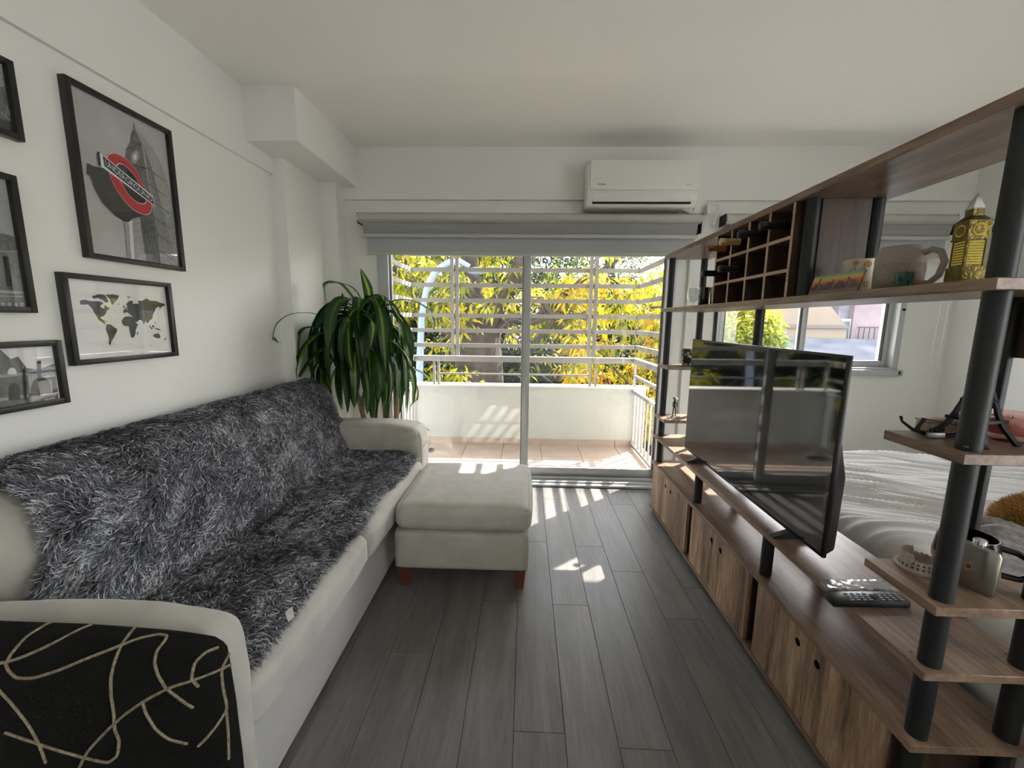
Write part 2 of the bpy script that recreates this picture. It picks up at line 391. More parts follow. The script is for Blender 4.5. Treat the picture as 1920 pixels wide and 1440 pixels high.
# ------------------------------------------------------------------ roller blinds (double, drawn up)
def blind(x0, x1, label, chain):
    t = thing('roller_blind', ((x0+x1)/2, 3.2, 1.85), label, 'blind')
    pr = [(3.28, 2.135), (3.20, 2.14), (3.165, 2.12), (3.16, 2.085), (3.185, 2.068), (3.28, 2.068)]
    MB().prism([(x0, y, z) for y, z in pr], (x1-x0, 0, 0)).build('valance', BLIND2, t, smooth=True)
    pr = [(3.26, 2.066), (3.185, 2.066), (3.19, 2.03), (3.2, 1.99), (3.26, 1.99)]
    MB().prism([(x0+.03, y, z) for y, z in pr], (x1-x0-.05, 0, 0)).build('rolled_fabric', mat('blind_dark', (150, 152, 152), .8), t)
    MB().box(x0+.025, x1-.015, 3.188, 3.206, 1.962, 1.988).build('bottom_bar', BLIND2, t, bevel=.004)
    MB().box(x0+.045, x1-.02, 3.222, 3.226, 1.862, 2.066).build('back_fabric', BLIND, t)
    MB().box(x0+.045, x1-.02, 3.216, 3.232, 1.838, 1.862).build('back_bottom_bar', BLIND2, t, bevel=.003)
    MB().box(x0-.006, x0-.001, 3.18, 3.28, 2.06, 2.135).build('bracket', GASKET, t)
    MB().box(x1+.001, x1+.006, 3.18, 3.28, 2.0, 2.135).build('bracket', GASKET, t)
    if chain:
        for dx in (0, .03):
            MB().tube([(x1+.02+dx*.7, 3.2-dx, 2.1), (x1-.005+dx, 3.2-dx, 1.2), (x1-.012+dx*.8, 3.2-dx, .93)], .0028, 6).build('bead_chain', PLAST, t)
        MB().lathe((x1-.002, 3.19, .9), [(0, 0), (.008, .004), (.008, .03), (0, .036)], 8).build('chain_weight', PLAST, t)
blind(-1.265, 1.262, 'wide white double roller blind drawn up over the balcony door', False)
blind(1.44, 3.06, 'white roller blind drawn up over the bedroom window', True)
hk = thing('wall_hook', (1.345, 3.26, 2.16), 'white curved plastic hook on the wall above the pilaster between door and window', 'hook')
MB().tube([(1.33, 3.22, 2.19), (1.35, 3.2, 2.205), (1.385, 3.2, 2.2), (1.39, 3.2, 2.165), (1.37, 3.2, 2.12), (1.362, 3.2, 2.08), (1.35, 3.2, 2.06)], .009, 8).build('arm', PLAST, hk, smooth=True)
MB().box(1.31, 1.345, 3.21, 3.28, 2.14, 2.21).build('base', PLAST, hk, bevel=.006)

# ------------------------------------------------------------------ air conditioner
ac = thing('air_conditioner', (.8, 3.17, 2.16), 'white wall-mounted split air conditioner above the balcony door', 'air conditioner')
pr = [(3.28, 2.47), (3.10, 2.465), (3.08, 2.44), (3.073, 2.25), (3.085, 2.20), (3.13, 2.165), (3.28, 2.16)]
MB().prism([(.415, y, z) for y, z in pr], (.775, 0, 0)).build('body', PLAST, ac, bevel=.008, seg=3)
MB().box(.432, 1.186, 3.062, 3.075, 2.262, 2.458).build('front_panel', PLAST, ac, bevel=.005)
MB().prism([(.46, y, z) for y, z in ((3.068, 2.245), (3.072, 2.247), (3.092, 2.192), (3.086, 2.19))], (.68, 0, 0)).build('air_flap', PLAST, ac)
MB().prism([(.456, y, z) for y, z in ((3.0835, 2.188), (3.0885, 2.19), (3.108, 2.181), (3.103, 2.178))], (.688, 0, 0)).build('outlet_gap', GASKET, ac)
def text_mesh(s):
    cu = bpy.data.curves.new('t', 'FONT'); cu.body = s; cu.fill_mode = 'FRONT'
    o = bpy.data.objects.new('t', cu); C.objects.link(o)
    dg = bpy.context.evaluated_depsgraph_get(); me = o.evaluated_get(dg).to_mesh()
    V = np.array([v.co[:] for v in me.vertices]); F = [tuple(p.vertices) for p in me.polygons]
    o.evaluated_get(dg).to_mesh_clear(); bpy.data.objects.remove(o); bpy.data.curves.remove(cu)
    V = V[:, :2]; V -= V.min(0); V /= V.max(0); return V, F
lg = MB()
for k in range(6): lg.box(.487+k*.009, .494+k*.009, 3.0605, 3.0615, 2.294, 2.301)
lg.build('logo', PLASTG, ac)
MB().box(1.09, 1.13, 3.0605, 3.0615, 2.292, 2.297).build('model_print', mat('pale_print', (185, 185, 183), .5), ac)
pp = MB().tube([(1.13, 3.2, 2.17), (1.17, 3.19, 2.15), (1.2, 3.2, 2.19), (1.215, 3.24, 2.22)], .014, 10)
pp.box(1.11, 1.24, 3.24, 3.285, 2.12, 2.17).build('pipe_cover', PLAST, ac, smooth=True)

# ------------------------------------------------------------------ ceiling fill lights added out of view to brighten the room
def fill_light(x, y, r, p, label):
    t = thing('fill_light', (x, y, ZC), label, 'fill light')
    MB().lathe((x, y, ZC-.05), [(r, .05), (r, .0), (r-.015, 0)], 40).build('rim', PLAST, t, smooth=True)
    MB().lathe((x, y, ZC-.045), [(0, -.012), (r*.6, -.008), (r-.016, .004)], 40).build('diffuser', mat('fill_diffuser', (255, 250, 240), .6, emit=(255, 247, 235), emit_s=FILL_POWER), t, smooth=True)
fill_light(.2, -1.4, .24, 1, 'round white fill light added out of view over the living side of the room')
fill_light(2.3, -.6, .24, 1, 'round white fill light added out of view over the bedroom side')
# ================================================================== BALCONY
BX0, BX1, BY0, BY1 = -1.25, 1.20, YF+.2, 4.40
STUCCO = mat('parapet_paint', (178, 180, 173), .85, noise_s=3, noise_a=.05, bump=.2, bump_s=40)
TILE = mat('terracotta_tile', (168, 150, 135), .45, noise_s=5, noise_a=.1)
bf = struct(MB().box(BX0-.1, BX1+.1, BY0-.09, BY1+.14, -.2, -.008).build('floor', mat('tile_grout', (150, 128, 112), .9)))
tm = None; TS = .405
for i in range(7):
    for j in range(3):
        xa, xb = max(BX0, -1.44+i*TS), min(BX1, -1.44+(i+1)*TS); ya, yb = BY0-.06+j*TS-.25, min(BY1, BY0-.06+(j+1)*TS-.25)
        ya = max(ya, BY0-.08)
        if xb-xa > .03 and yb-ya > .03:
            MB().box(xa+.002, xb-.002, ya+.002, yb-.002, -.008, 0).build('tile', TILE, bf, bevel=.0015, seg=1)
par = struct(MB().box(BX0-.1, BX1+.1, BY1, BY1+.13, -.2, .645).build('wall_balcony', STUCCO))
MB().box(BX0-.12, BX1+.12, BY1-.02, BY1+.15, .645, .662).build('coping', mat('coping_paint', (200, 198, 192), .7), par, bevel=.004)
for i in range(7):
    xa, xb = max(BX0, -1.44+i*TS), min(BX1, -1.44+(i+1)*TS)
    if xb-xa > .03: MB().box(xa+.002, xb-.002, BY1-.01, BY1, 0, .075).build('skirting_tile', TILE, par, bevel=.001, seg=1)
struct(MB().box(-1.42, 1.36, YF+.2, 4.56, 2.56, 2.72).build('ceiling_balcony', STUCCO))
dr = thing('floor_drain', (-1.03, 4.12, 0), 'small grey grating lying on the balcony tiles by the left railing', 'drain')
MB().box(-1.12, -.95, 4.06, 4.18, 0, .012).build('rim', mat('drain_metal', (120, 112, 104), .5, .5), dr, bevel=.003)
for k in range(5): MB().box(-1.105+k*.03, -1.09+k*.03, 4.075, 4.165, .012, .016).build('slot', GASKET, dr)
# railing and security bars
sg = thing('security_grille', (0, BY1, .645), 'grey steel grille of level bars closing the balcony above its parapet', 'grille')
GY = 4.40
zs = [1.087+.157*k for k in range(9)]
def side_x(s): return BX0+.03 if s < 0 else BX1-.03
for z in zs:
    MB().box(BX0, BX1, GY-.012, GY+.012, z-.021, z+.021).build('bar', ALU2, sg)
    for s in (-1, 1):
        x = side_x(s); MB().box(x-.012, x+.012, BY0+.02, GY-.012, z-.021, z+.021).build('side_bar', ALU2, sg)
for x in (-.775, -.722, .665, .72):
    MB().box(x-.018, x+.018, GY-.03, GY-.012, .985, 2.558).build('upright', ALU2, sg)
for s in (-1, 1):
    x = side_x(s); MB().box(x-.02, x+.02, BY0+.0, BY0+.03, .985, 2.558).build('upright', ALU2, sg)
rl = thing('balcony_railing', (0, GY, .66), 'grey steel handrail with side panels of upright balusters around the balcony', 'railing')
MB().box(BX0-.01, BX1+.01, GY-.035, GY+.035, .915, .975).build('handrail', ALU2, rl, bevel=.006)
MB().box(-.93, .71, GY-.008, GY+.008, .772, .79).build('mid_rail', ALU2, rl)
for x in (-.985, -.935, .695, .755, BX0+.03, BX1-.03):
    MB().box(x-.012, x+.012, GY-.012, GY+.012, .662, .915).build('post', ALU2, rl)
for s in (-1, 1):
    x = side_x(s)
    MB().box(x-.03, x+.03, BY0+.01, GY-.035, .92, .975).build('side_handrail', ALU2, rl, bevel=.006)
    MB().box(x-.015, x+.015, BY0+.01, GY, .765, .795).build('side_mid_rail', ALU2, rl)
    MB().box(x-.018, x+.018, BY0+.01, GY-.01, .60, .635).build('side_top_rail', ALU2, rl)
    MB().box(x-.018, x+.018, BY0+.01, GY-.01, .03, .06).build('side_bottom_rail', ALU2, rl)
    for k in range(8):
        y = BY0+.03+k*(GY-BY0-.06)/7; MB().box(x-.008, x+.008, y-.008, y+.008, 0 if k in (0, 7) else .06, .60).build('baluster', ALU2, rl)

# ================================================================== OUTDOORS
GZ = -3.4
struct(MB().box(-60, 60, 4.7, 90, GZ-.2, GZ).build('ground', mat('ground', (92, 88, 80), .9, noise_s=.6, noise_a=.25)))
BARK = mat('bark', (46, 37, 31), .9, noise_s=6, noise_a=.6, bump=1.0, bump_s=9, stretch=(1, 1, .25))
def leafcloud(centers, per, length, width, spread, droop, tone_fn):
    n = len(centers)*per; c = np.repeat(np.asarray(centers), per, 0)
    th = rng.uniform(0, 2*pi, n); el = rng.normal(-droop, .45, n)
    d = np.stack([np.cos(th)*np.cos(el), np.sin(th)*np.cos(el), np.sin(el)], 1)
    b = c+d*spread*rng.uniform(.1, 1, (n, 1))+rng.normal(0, spread*.35, (n, 3))
    L = length*rng.uniform(.6, 1.25, (n, 1)); W = width*rng.uniform(.7, 1.2, (n, 1))
    s_ = np.cross(d, rng.normal(0, 1, (n, 3))); s_ /= np.linalg.norm(s_, axis=1, keepdims=True)
    tip = b+d*L+np.array([0, 0, -1])*L*.25; mid = b+d*L*.45
    V = np.stack([b, mid+s_*W/2, tip, mid-s_*W/2], 1).reshape(-1, 3)
    F = np.arange(4*n).reshape(n, 4)
    t = np.repeat(tone_fn(np.repeat(np.arange(len(centers)), per)), 4)
    return V, F, t
LEAFY = attrmat('yellow_leaves', [(0, (44, 56, 20)), (.3, (92, 104, 22)), (.55, (160, 150, 24)), (.72, (186, 160, 24)), (.88, (176, 120, 20)), (1, (140, 84, 26))], .5, .5)
LEAFG = attrmat('green_leaves', [(0, (16, 26, 18)), (.4, (34, 48, 28)), (.75, (66, 80, 42)), (1, (104, 114, 60))], .6, .35)
LEAFB = attrmat('bush_leaves', [(0, (52, 68, 52)), (.4, (84, 100, 60)), (.8, (130, 138, 40)), (1, (156, 152, 40))], .6, .45)
# big forked tree in front of the balcony
tr = thing('street_tree', ay(895, 700, 9.5), 'thick forked tree with rough bark and drooping yellow leaves in front of the balcony', 'tree'); tr.location.z = GZ
def limb(pts, rad, nm='branch', par=None, n=12):
    P = [ay(x, y, Y) for x, y, Y in pts]; Q = []; R = []
    for i in range(len(P)-1):
        for k in range(4):
            t = k/4; Q.append(P[i].lerp(P[i+1], t)+Vector(noise.noise_vector(P[i].lerp(P[i+1], t)*1.7))*.05); R.append(rad[i]*(1-t)+rad[i+1]*t)
    Q.append(P[-1]); R.append(rad[-1]); return MB().tube(Q, R, n).build(nm, BARK, par or tr, smooth=True, angle=60)
base = ay(900, 720, 9.5); P0 = [Vector((base.x, 9.5, z)) for z in (GZ, -2, -.6, base.z, 1.2)]
limb([(905, 800, 9.5), (902, 730, 9.5), (898, 680, 9.5), (892, 640, 9.5), (900, 610, 9.5)], [.62, .56, .55, .58, .5], 'trunk')
MB().tube([Vector((ay(905, 800, 9.5).x, 9.5, z)) for z in (GZ, -1.5, ay(905, 800, 9.5).z+.1)], [.8, .68, .62], 14).build('trunk_foot', BARK, tr, smooth=True)
limb([(880, 620, 9.5), (893, 570, 9.4), (885, 520, 9.4), (878, 480, 9.4), (870, 430, 9.4), (862, 330, 9.4)], [.32, .22, .19, .17, .14, .09])
limb([(905, 625, 9.5), (935, 570, 9.2), (965, 520, 9.0), (990, 480, 8.9), (1010, 400, 8.8)], [.34, .21, .19, .17, .1])
limb([(880, 640, 9.5), (840, 605, 9.2), (800, 560, 9.0), (775, 530, 8.8), (735, 490, 8.6), (690, 430, 8.6)], [.36, .24, .15, .12, .1, .08])
limb([(775, 530, 8.8), (765, 495, 8.8), (740, 440, 8.8)], [.07, .05, .04])
limb([(925, 620, 9.4), (975, 590, 9.0), (1000, 605, 8.8), (1040, 590, 8.5), (1100, 600, 8.2)], [.13, .09, .06, .05, .02])
limb([(1000, 650, 8.8), (1040, 600, 8.5), (1090, 590, 8.3), (1118, 606, 8.2)], [.05, .05, .05, .03])
limb([(1010, 560, 8.6), (1060, 620, 8.4), (1120, 660, 8.2), (1180, 720, 8.0)], [.05, .035, .03, .02])
limb([(1000, 600, 8.9), (1050, 560, 8.7), (1100, 520, 8.5), (1170, 480, 8.3)], [.08, .06, .045, .03])
limb([(920, 560, 9.3), (950, 610, 9.0), (985, 640, 8.8), (1010, 700, 8.6)], [.04, .03, .025, .02])
for k in range(26):
    x, y = random.uniform(740, 1230), random.uniform(560, 720); a = random.uniform(-.9, .9); L = random.uniform(30, 90); Y = random.uniform(7.5, 9)
    limb([(x, y, Y), (x+L*.5*cos(a), y+L*.5*sin(a), Y), (x+L*cos(a+.4), y+L*sin(a+.4), Y)], [.022, .015, .006], 'twig', None, 5)
cl = []
while len(cl) < 1500:
    Y = random.uniform(7.4, 10.6); x = random.uniform(-7, 4.2); z = random.uniform(-1.2, 4.6)
    p = Vector((x, Y, z)); v = noise.noise(p*.75+Vector((3, 1, 2)))+.35*noise.noise(p*2.1)
    right = x/Y > .09
    thr = (-.02 if z < 2.0 else .18) if right else (.14 if z > 2.0 else .1)
    if z < 1.25-(.3 if right else 0): thr += .26
    if x/Y > .2 and z > 2.4: continue
    if v < thr: continue
    if -.15 < x/Y < 0.045 and Y < 9.5 and z > -.5 and random.random() < .8: continue
    if not right and random.random() < .18: continue
    cl.append((x, Y, z))
cl = np.array(cl)
ct = np.clip(.42+.3*np.array([noise.noise(Vector(c)*.9) for c in cl])+rng.normal(0, .17, len(cl))+.14*(cl[:, 0]/cl[:, 1] > .09), 0, 1)
V, F, t = leafcloud(cl, 16, .20, .06, .2, .7, lambda i: np.clip(ct[i]+rng.normal(0, .07, len(i)), 0, 1))
tag(bulk('foliage', V, F, LEAFY, t, tr), kind='stuff')
# darker evergreen trees behind
def backtree(cx, cy, rx, rz, zc, seed, label, mat_, n=1500, per=14, L=.17, group='trees behind the street tree', tone=.45):
    t_ = thing('leafy_tree', (cx, cy, GZ), label, 'tree', group)
    MB().tube([(cx, cy, GZ), (cx+.1, cy, zc-rz*.3), (cx, cy, zc+rz*.3)], [.3, .22, .1], 10).build('trunk', BARK, t_, smooth=True)
    r_ = np.random.default_rng(seed); u = r_.normal(0, 1, (n, 3)); u /= np.linalg.norm(u, axis=1, keepdims=True)
    u *= (r_.uniform(.45, 1, (n, 1)))
    u = u*np.array([rx, rx*.6, rz])*(1+.16*np.array([noise.noise(Vector(q)*2.2+Vector((seed, 0, 0))) for q in u])[:, None])+np.array([cx, cy, zc])
    tn = np.clip(tone+.45*np.array([noise.noise(Vector(q)*.9) for q in u])+r_.normal(0, .1, n), 0, 1)
    V, F, t = leafcloud(u, per, L, L*.45, .22, .3, lambda i: tn[i])
    tag(bulk('foliage', V, F, mat_, t, t_), kind='stuff')
backtree(-3.4, 17.5, 4.2, 5.2, 2.6, 7, 'tallest dark leafy tree, farthest back behind the left half of the grille', LEAFG, 1800, 14, .22)
backtree(-6.2, 14, 3.6, 4.2, 1.4, 1, 'dark leafy tree behind the left end of the balcony grille', LEAFG)
backtree(-1.0, 15, 3.8, 4.6, 1.6, 2, 'dark leafy tree standing right behind the forked trunk', LEAFG)
backtree(2.6, 14.5, 2.6, 3.0, .2, 3, 'dark leafy tree behind the right half of the balcony grille', LEAFG)
backtree(3.2, 17, 2.6, 2.3, 4.4, 4, 'thin pale leafy tree reaching into the open sky at the right end of the grille', LEAFG, 420, 12, .15, None, .8)
hd = thing('hedge', (0, 12.2, GZ), 'long dark hedge low down behind the tree trunk', 'hedge')
MB().box(-9, 5.5, 12.4, 13.4, GZ, .4).build('dense_core', mat('hedge_core', (20, 30, 20), .9), hd)
hc = np.stack([rng.uniform(-9, 5.5, 1500), rng.uniform(11.9, 12.4, 1500), rng.uniform(-2.4, .8, 1500)], 1)
V, F, t = leafcloud(hc, 12, .13, .07, .2, .2, lambda i: np.clip(.25+.2*np.sin(hc[i, 0]*2.1)+rng.normal(0, .12, len(i)), 0, 1))
tag(bulk('foliage', V, F, LEAFG, t, hd), kind='stuff')
bs = thing('round_bush', ay(1392, 620, 7.5), 'rounded yellow-green treetop seen through the left pane of the bedroom window', 'bush'); bs.location.z = GZ
q = ay(1392, 640, 7.5)
MB().tube([(q.x, q.y, GZ), (q.x, q.y, q.z-.2)], [.12, .08], 8).build('trunk', BARK, bs, smooth=True)
u = rng.normal(0, 1, (1100, 3)); u /= np.linalg.norm(u, axis=1, keepdims=True); u *= rng.uniform(.6, 1, (1100, 1))
bc = u*np.array([.62, .6, .8])+np.array([q.x, q.y, q.z-.05])
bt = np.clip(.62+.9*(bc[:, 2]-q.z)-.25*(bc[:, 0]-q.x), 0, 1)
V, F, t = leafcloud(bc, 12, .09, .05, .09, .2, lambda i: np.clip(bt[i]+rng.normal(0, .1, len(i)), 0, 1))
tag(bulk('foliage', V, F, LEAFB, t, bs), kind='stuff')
# street lamp
LP = mat('lamp_post_paint', (98, 112, 126), .45)
sp = thing('street_lamp', (ay(790, 700, 7).x, 7, GZ), 'pale blue street lamp with a hooked arm behind the left part of the grille', 'street lamp')
a = ay(787, 720, 7)
MB().tube([(a.x, 7, GZ), ay(786, 720, 7), ay(790, 600, 7), ay(797, 552, 7)], [.075, .065, .055, .05], 12).build('pole', LP, sp, smooth=True)
MB().tube([ay(797, 552, 7), ay(805, 530, 7), ay(818, 508, 7), ay(838, 494, 7), ay(862, 490, 7), ay(880, 500, 7)], [.05, .06, .06, .055, .05, .04], 12).build('arm', LP, sp, smooth=True)
MB().sphere(ay(893, 508, 7), (.16, .09, .06)).build('lamp_head', LP, sp, smooth=True)
# house across the street, seen through the bedroom window
BG = mat('house_beige', (118, 106, 92), .9, noise_s=1.2, noise_a=.06)
BW = mat('house_stained', (100, 98, 106), .95, noise_s=2.2, noise_a=.35)
PK = mat('house_pink', (120, 106, 109), .95, noise_s=2.0, noise_a=.18)
HY = 15.0
hs = thing('house', ay(1560, 700, HY), 'beige and pink house with gable and blue door seen through the bedroom window', 'house'); hs.location.z = GZ
def hq(pts, Y=HY): return [ay(x, y, Y) for x, y in pts]
zt = ay(1520, 560, HY).z
a0, a1 = ay(1440, 640, HY), ay(1585, 640, HY)
MB().prism([(a0.x-1.5, HY, GZ), (a1.x, HY, GZ), (a1.x, HY, ay(1585, 612, HY).z), ay(1548, 562, HY), (ay(1548, 562, HY).x-1.6, HY, ay(1548, 562, HY).z+1.2), (a0.x-1.5, HY, ay(1548, 562, HY).z+1.2)], (0, 3, 0)).build('gabled_wall', BG, hs)
zl = ay(1500, 612, HY).z
MB().box(a0.x-1.5, a1.x+.05, HY-.09, HY-.001, zl-.05, zl+.05).build('ledge', mat('house_ledge', (92, 88, 88), .9), hs)
b0, b1, b2 = a1.x+.001, ay(1612, 600, HY).x, ay(1700, 600, HY).x
ztop = ay(1600, 470, HY).z
MB().box(b0, b1, HY+.5, HY+3, GZ, ztop).build('stained_wall', BW, hs)
MB().box(b1+.001, b2+2, HY+.3, HY+3, GZ, ztop).build('pink_wall', PK, hs)
d0, d1_ = ay(1586, 600, HY).x, ay(1610, 600, HY).x; z0, z1 = ay(1600, 640, HY).z, ay(1600, 603, HY).z
MB().box(d0, d1_, HY+.4, HY+.499, z0, z1).build('door', mat('blue_door', (66, 86, 106), .6), hs)
f_ = MB(); f_.box(d0-.35, d1_+.05, HY+.38, HY+.47, z1, z1+.1).box(d1_, d1_+.08, HY+.38, HY+.47, z0, z1)
f_.build('door_surround', mat('white_trim', (150, 150, 150), .8), hs)
MB().box(d0+.12, d1_-.1, HY+.37, HY+.399, z0+.3, z1-.12).build('door_pane', mat('pale_pane', (112, 124, 132), .3), hs)
rz0, rz1 = ay(1640, 640, HY).z, ay(1640, 614, HY).z
MB().box(d1_+.1, b2+.3, HY+.1, HY+.13, rz1-.02, rz1+.02).build('balcony_rail', mat('dark_iron', (36, 36, 40), .6), hs)
for k in range(9):
    x = d1_+.14+k*(b2-d1_)/9; MB().box(x, x+.02, HY+.105, HY+.125, rz0, rz1-.02).build('baluster', MATS['dark_iron'], hs)
MB().tube([(b2-.35, HY+.25, rz0-.2), (b2-.35, HY+.25, ztop)], .04, 8).build('drainpipe', mat('red_pipe', (96, 50, 46), .7), hs)
MB().prism([(a0.x-1, HY-.1, rz0+.12), (b2+1, HY-.1, rz0+.05), (b2+1, HY-3.2, rz0-1.3), (a0.x-1, HY-3.2, rz0-1.2)], (0, 0, -.1)).build('flat_roof', mat('old_roof', (84, 86, 94), .95, noise_s=1.4, noise_a=.35), hs)
# ================================================================== SOFA
sofa = thing('sofa', (-1.15, 1.7, 0), 'long pale grey velvet sofa along the left wall under the framed pictures', 'sofa')
def crease(p):
    return p+Vector((0, 0, .006*noise.noise(Vector((p.x*6, p.y*30, 0)))))
cushion('base', -1.6, -.715, .80, 2.74, .015, .295, .02, .004, VELVET2, sofa, 16, .002)
cushion('backrest', -1.612, -1.40, .80, 2.70, .2, .80, .06, .01, VELVET, sofa, 16, .004)
SEATS = []
for y0, y1, dx in ((.885, 1.655, 0), (1.66, 2.60, .004)):
    o = cushion('seat_cushion', -1.4, -.672+dx, y0, y1, .292, .432, .035, .016, VELVET, sofa, 26, .003, 3, crease); SEATS.append(o)
    mb = MB(); r = .03
    for z in (.40, .322):
        mb.tube([(-1.2, y1-.008, z), (-.70+dx, y1-.008, z), (-.676+dx, y1-.03, z), (-.664+dx, (y0+y1)/2, z), (-.676+dx, y0+.03, z)], .0035, 6)
    mb.build('piping', PIPING, o, smooth=True)
for y0, y1 in ((.93, 1.80), (1.805, 2.70)):
    def lean(p): return p+Vector((-.26*(p.z-.45)-.05*max(0, p.z-.75), 0, 0))
    cushion('back_cushion', -1.47, -1.275, y0, y1, .44, .865, .07, .008, VELVET, sofa, 18, .006, 5, lean)
def arm(y0, y1, name, swell):
    """scroll arm: rounded roll on a straight side, front end slightly dropped"""
    def f(p):
        t = (p.z-.3)/.35
        yc = (y0+y1)/2; k = 1+swell*max(0, t)
        z = p.z-(.024*max(0, (p.x+.95)/.25)**2+(.12*max(0, -(p.x+1.05))**1.5 if y0 < 2 else 0)-(.012 if y0 < 2 else 0)) if p.z > .5 else p.z
        return Vector((p.x, yc+(p.y-yc)*k, z))
    o = cushion(name, -1.5, -.685 if y0 < 2 else -.70, y0, y1, .05, .64, .06, .012, VELVET, sofa, 22, .003, 9, f); return o
a2 = arm(2.66, 2.90, 'armrest', .12)
a1 = arm(.80, .925, 'armrest', .16)
mb = MB()
pts = [(-.694, 2.655, .30), (-.69, 2.650, .45), (-.694, 2.655, .56), (-.72, 2.70, .60), (-.735, 2.78, .605), (-.72, 2.86, .595), (-.694, 2.905, .55)]
mb.tube(pts, .004, 6).build('piping', PIPING, a2, smooth=True)
for x in (-1.52, -.78):
    for y in (.9, 2.66): MB().box(x-.025, x+.025, y-.025, y+.025, 0, .02).build('foot', BLKPL, sofa)

# ------------------------------------------------------------------ shaggy throw over the sofa
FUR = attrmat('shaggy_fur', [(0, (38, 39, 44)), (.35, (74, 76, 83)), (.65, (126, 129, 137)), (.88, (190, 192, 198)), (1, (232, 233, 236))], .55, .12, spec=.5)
FURB = mat('fur_backing', (44, 46, 52), .9)
prof = [(-1.60, .80), (-1.585, .885), (-1.54, .915), (-1.47, .92), (-1.40, .895), (-1.345, .82), (-1.29, .70), (-1.24, .57), (-1.195, .48), (-1.15, .462), (-1.0, .464), (-.85, .464), (-.75, .456), (-.70, .444)]
pp_ = [0]
for a, b in zip(prof, prof[1:]): pp_.append(pp_[-1]+math.dist(a, b))
SL = pp_[-1]
def fpos(u, v):
    """u 0..1 along the length (towards the window), v 0..1 from wall over the back down to the seat front"""
    s_ = v*SL; i = 0
    while i < len(pp_)-2 and pp_[i+1] < s_: i += 1
    t = (s_-pp_[i])/(pp_[i+1]-pp_[i]); x = prof[i][0]*(1-t)+prof[i+1][0]*t; z = prof[i][1]*(1-t)+prof[i+1][1]*t
    ya = 1.02+(.06*noise.noise(Vector((v*3, 0, 0))))-(.16 if v > .6 else .16*max(0, v-.4)/.2)-.15*max(0, (.30-v)/.30)
    yb = (2.76 if v < .55 else 2.64); 
    if .5 < v < .6: yb = 2.76-.12*(v-.5)/.1
    y = ya+(yb-ya)*u
    if v > .93: x -= .07*max(0, noise.noise(Vector((y*2.3, 2, 0)))+.15)*(v-.93)/.07+.02*(v-.93)/.07
    n_ = noise.noise(Vector((y*2.6, v*4, 0)))*.022+noise.noise(Vector((y*7, v*9, 3)))*.008
    if v < .52: x += n_*1.3; z += n_*.5
    else: z += max(-.003, n_*.45)
    if y > 2.69: x = max(x, -1.532)
    return Vector((x, y, z))
throw = thing('fur_throw', (-1.15, 1.8, .45), 'dark grey and silver shaggy fur throw spread over the sofa back and seat', 'throw')
NU, NV = 60, 44
grid = [fpos(i/NU, j/NV) for j in range(NV+1) for i in range(NU+1)]
mb = MB(); mb.add(grid, [(j*(NU+1)+i, j*(NU+1)+i+1, (j+1)*(NU+1)+i+1, (j+1)*(NU+1)+i) for j in range(NV) for i in range(NU)])
mb.build('backing', FURB, throw, smooth=True)
G = np.array([list(p) for p in grid]).reshape(NV+1, NU+1, 3)
Gu = np.gradient(G, axis=1); Gv = np.gradient(G, axis=0); Gn = np.cross(Gv, Gu); Gn /= np.linalg.norm(Gn, axis=2, keepdims=True)
Gn[Gn[:, :, 2]+Gn[:, :, 0]*.8 < 0] *= -1
Gu /= np.linalg.norm(Gu, axis=2, keepdims=True); Gv /= np.linalg.norm(Gv, axis=2, keepdims=True)
NF = 270000
fu = rng.uniform(0, 1, NF)*NU; fv = rng.uniform(0, 1, NF)*NV
iu = np.minimum(fu.astype(int), NU-1); iv = np.minimum(fv.astype(int), NV-1); tu = (fu-iu)[:, None]; tv = (fv-iv)[:, None]
def bil(A): return A[iv, iu]*(1-tu)*(1-tv)+A[iv, iu+1]*tu*(1-tv)+A[iv+1, iu]*(1-tu)*tv+A[iv+1, iu+1]*tu*tv
P = bil(G); N = bil(Gn); U = bil(Gu); Vd = bil(Gv)
# tufts lie over in drifting directions
def lown(a, b, sc, sd):
    r2 = np.random.default_rng(sd); T = r2.normal(0, 1, (int(NV*sc)+3, int(NU*sc)+3))
    x = fu*sc; y = fv*sc; i = x.astype(int); j = y.astype(int); p = x-i; q = y-j; p = p*p*(3-2*p); q = q*q*(3-2*q)
    return T[j, i]*(1-p)*(1-q)+T[j, i+1]*p*(1-q)+T[j+1, i]*(1-p)*q+T[j+1, i+1]*p*q
ang = 1.0+.9*lown(0, 0, .16, 1)+.55*lown(0, 0, .6, 2)+rng.normal(0, .42, NF)
ca, sa = np.cos(ang)[:, None], np.sin(ang)[:, None]
Dd = -U*ca+Vd*sa; Dd /= np.linalg.norm(Dd, axis=1, keepdims=True)
lift = np.clip(.42+.22*lown(0, 0, .5, 3)+rng.normal(0, .12, NF), .12, .95)[:, None]
Ln = (.042*rng.uniform(.6, 1.25, NF))[:, None]
d1v = Dd*(1-lift)+N*lift; d1v /= np.linalg.norm(d1v, axis=1, keepdims=True)
curl = rng.normal(0, .5, (NF, 1)); side = np.cross(Dd, N)
p1 = P+d1v*Ln*.4; p2 = p1+(Dd*.8+N*.25+side*curl*.5)*Ln*.35; p3 = p2+(Dd*.8-N*.05+side*curl)*Ln*.3
W = (.0015*rng.uniform(.7, 1.4, NF))[:, None]; wv = side*.8+N*rng.normal(0, .5, (NF, 1)); wv /= np.linalg.norm(wv, axis=1, keepdims=True)
V = np.stack([P-wv*W, P+wv*W, p1-wv*W, p1+wv*W, p2-wv*W*.8, p2+wv*W*.8, p3-wv*W*.2, p3+wv*W*.2], 1).reshape(-1, 3)
b0_ = (np.arange(NF)*8)[:, None]
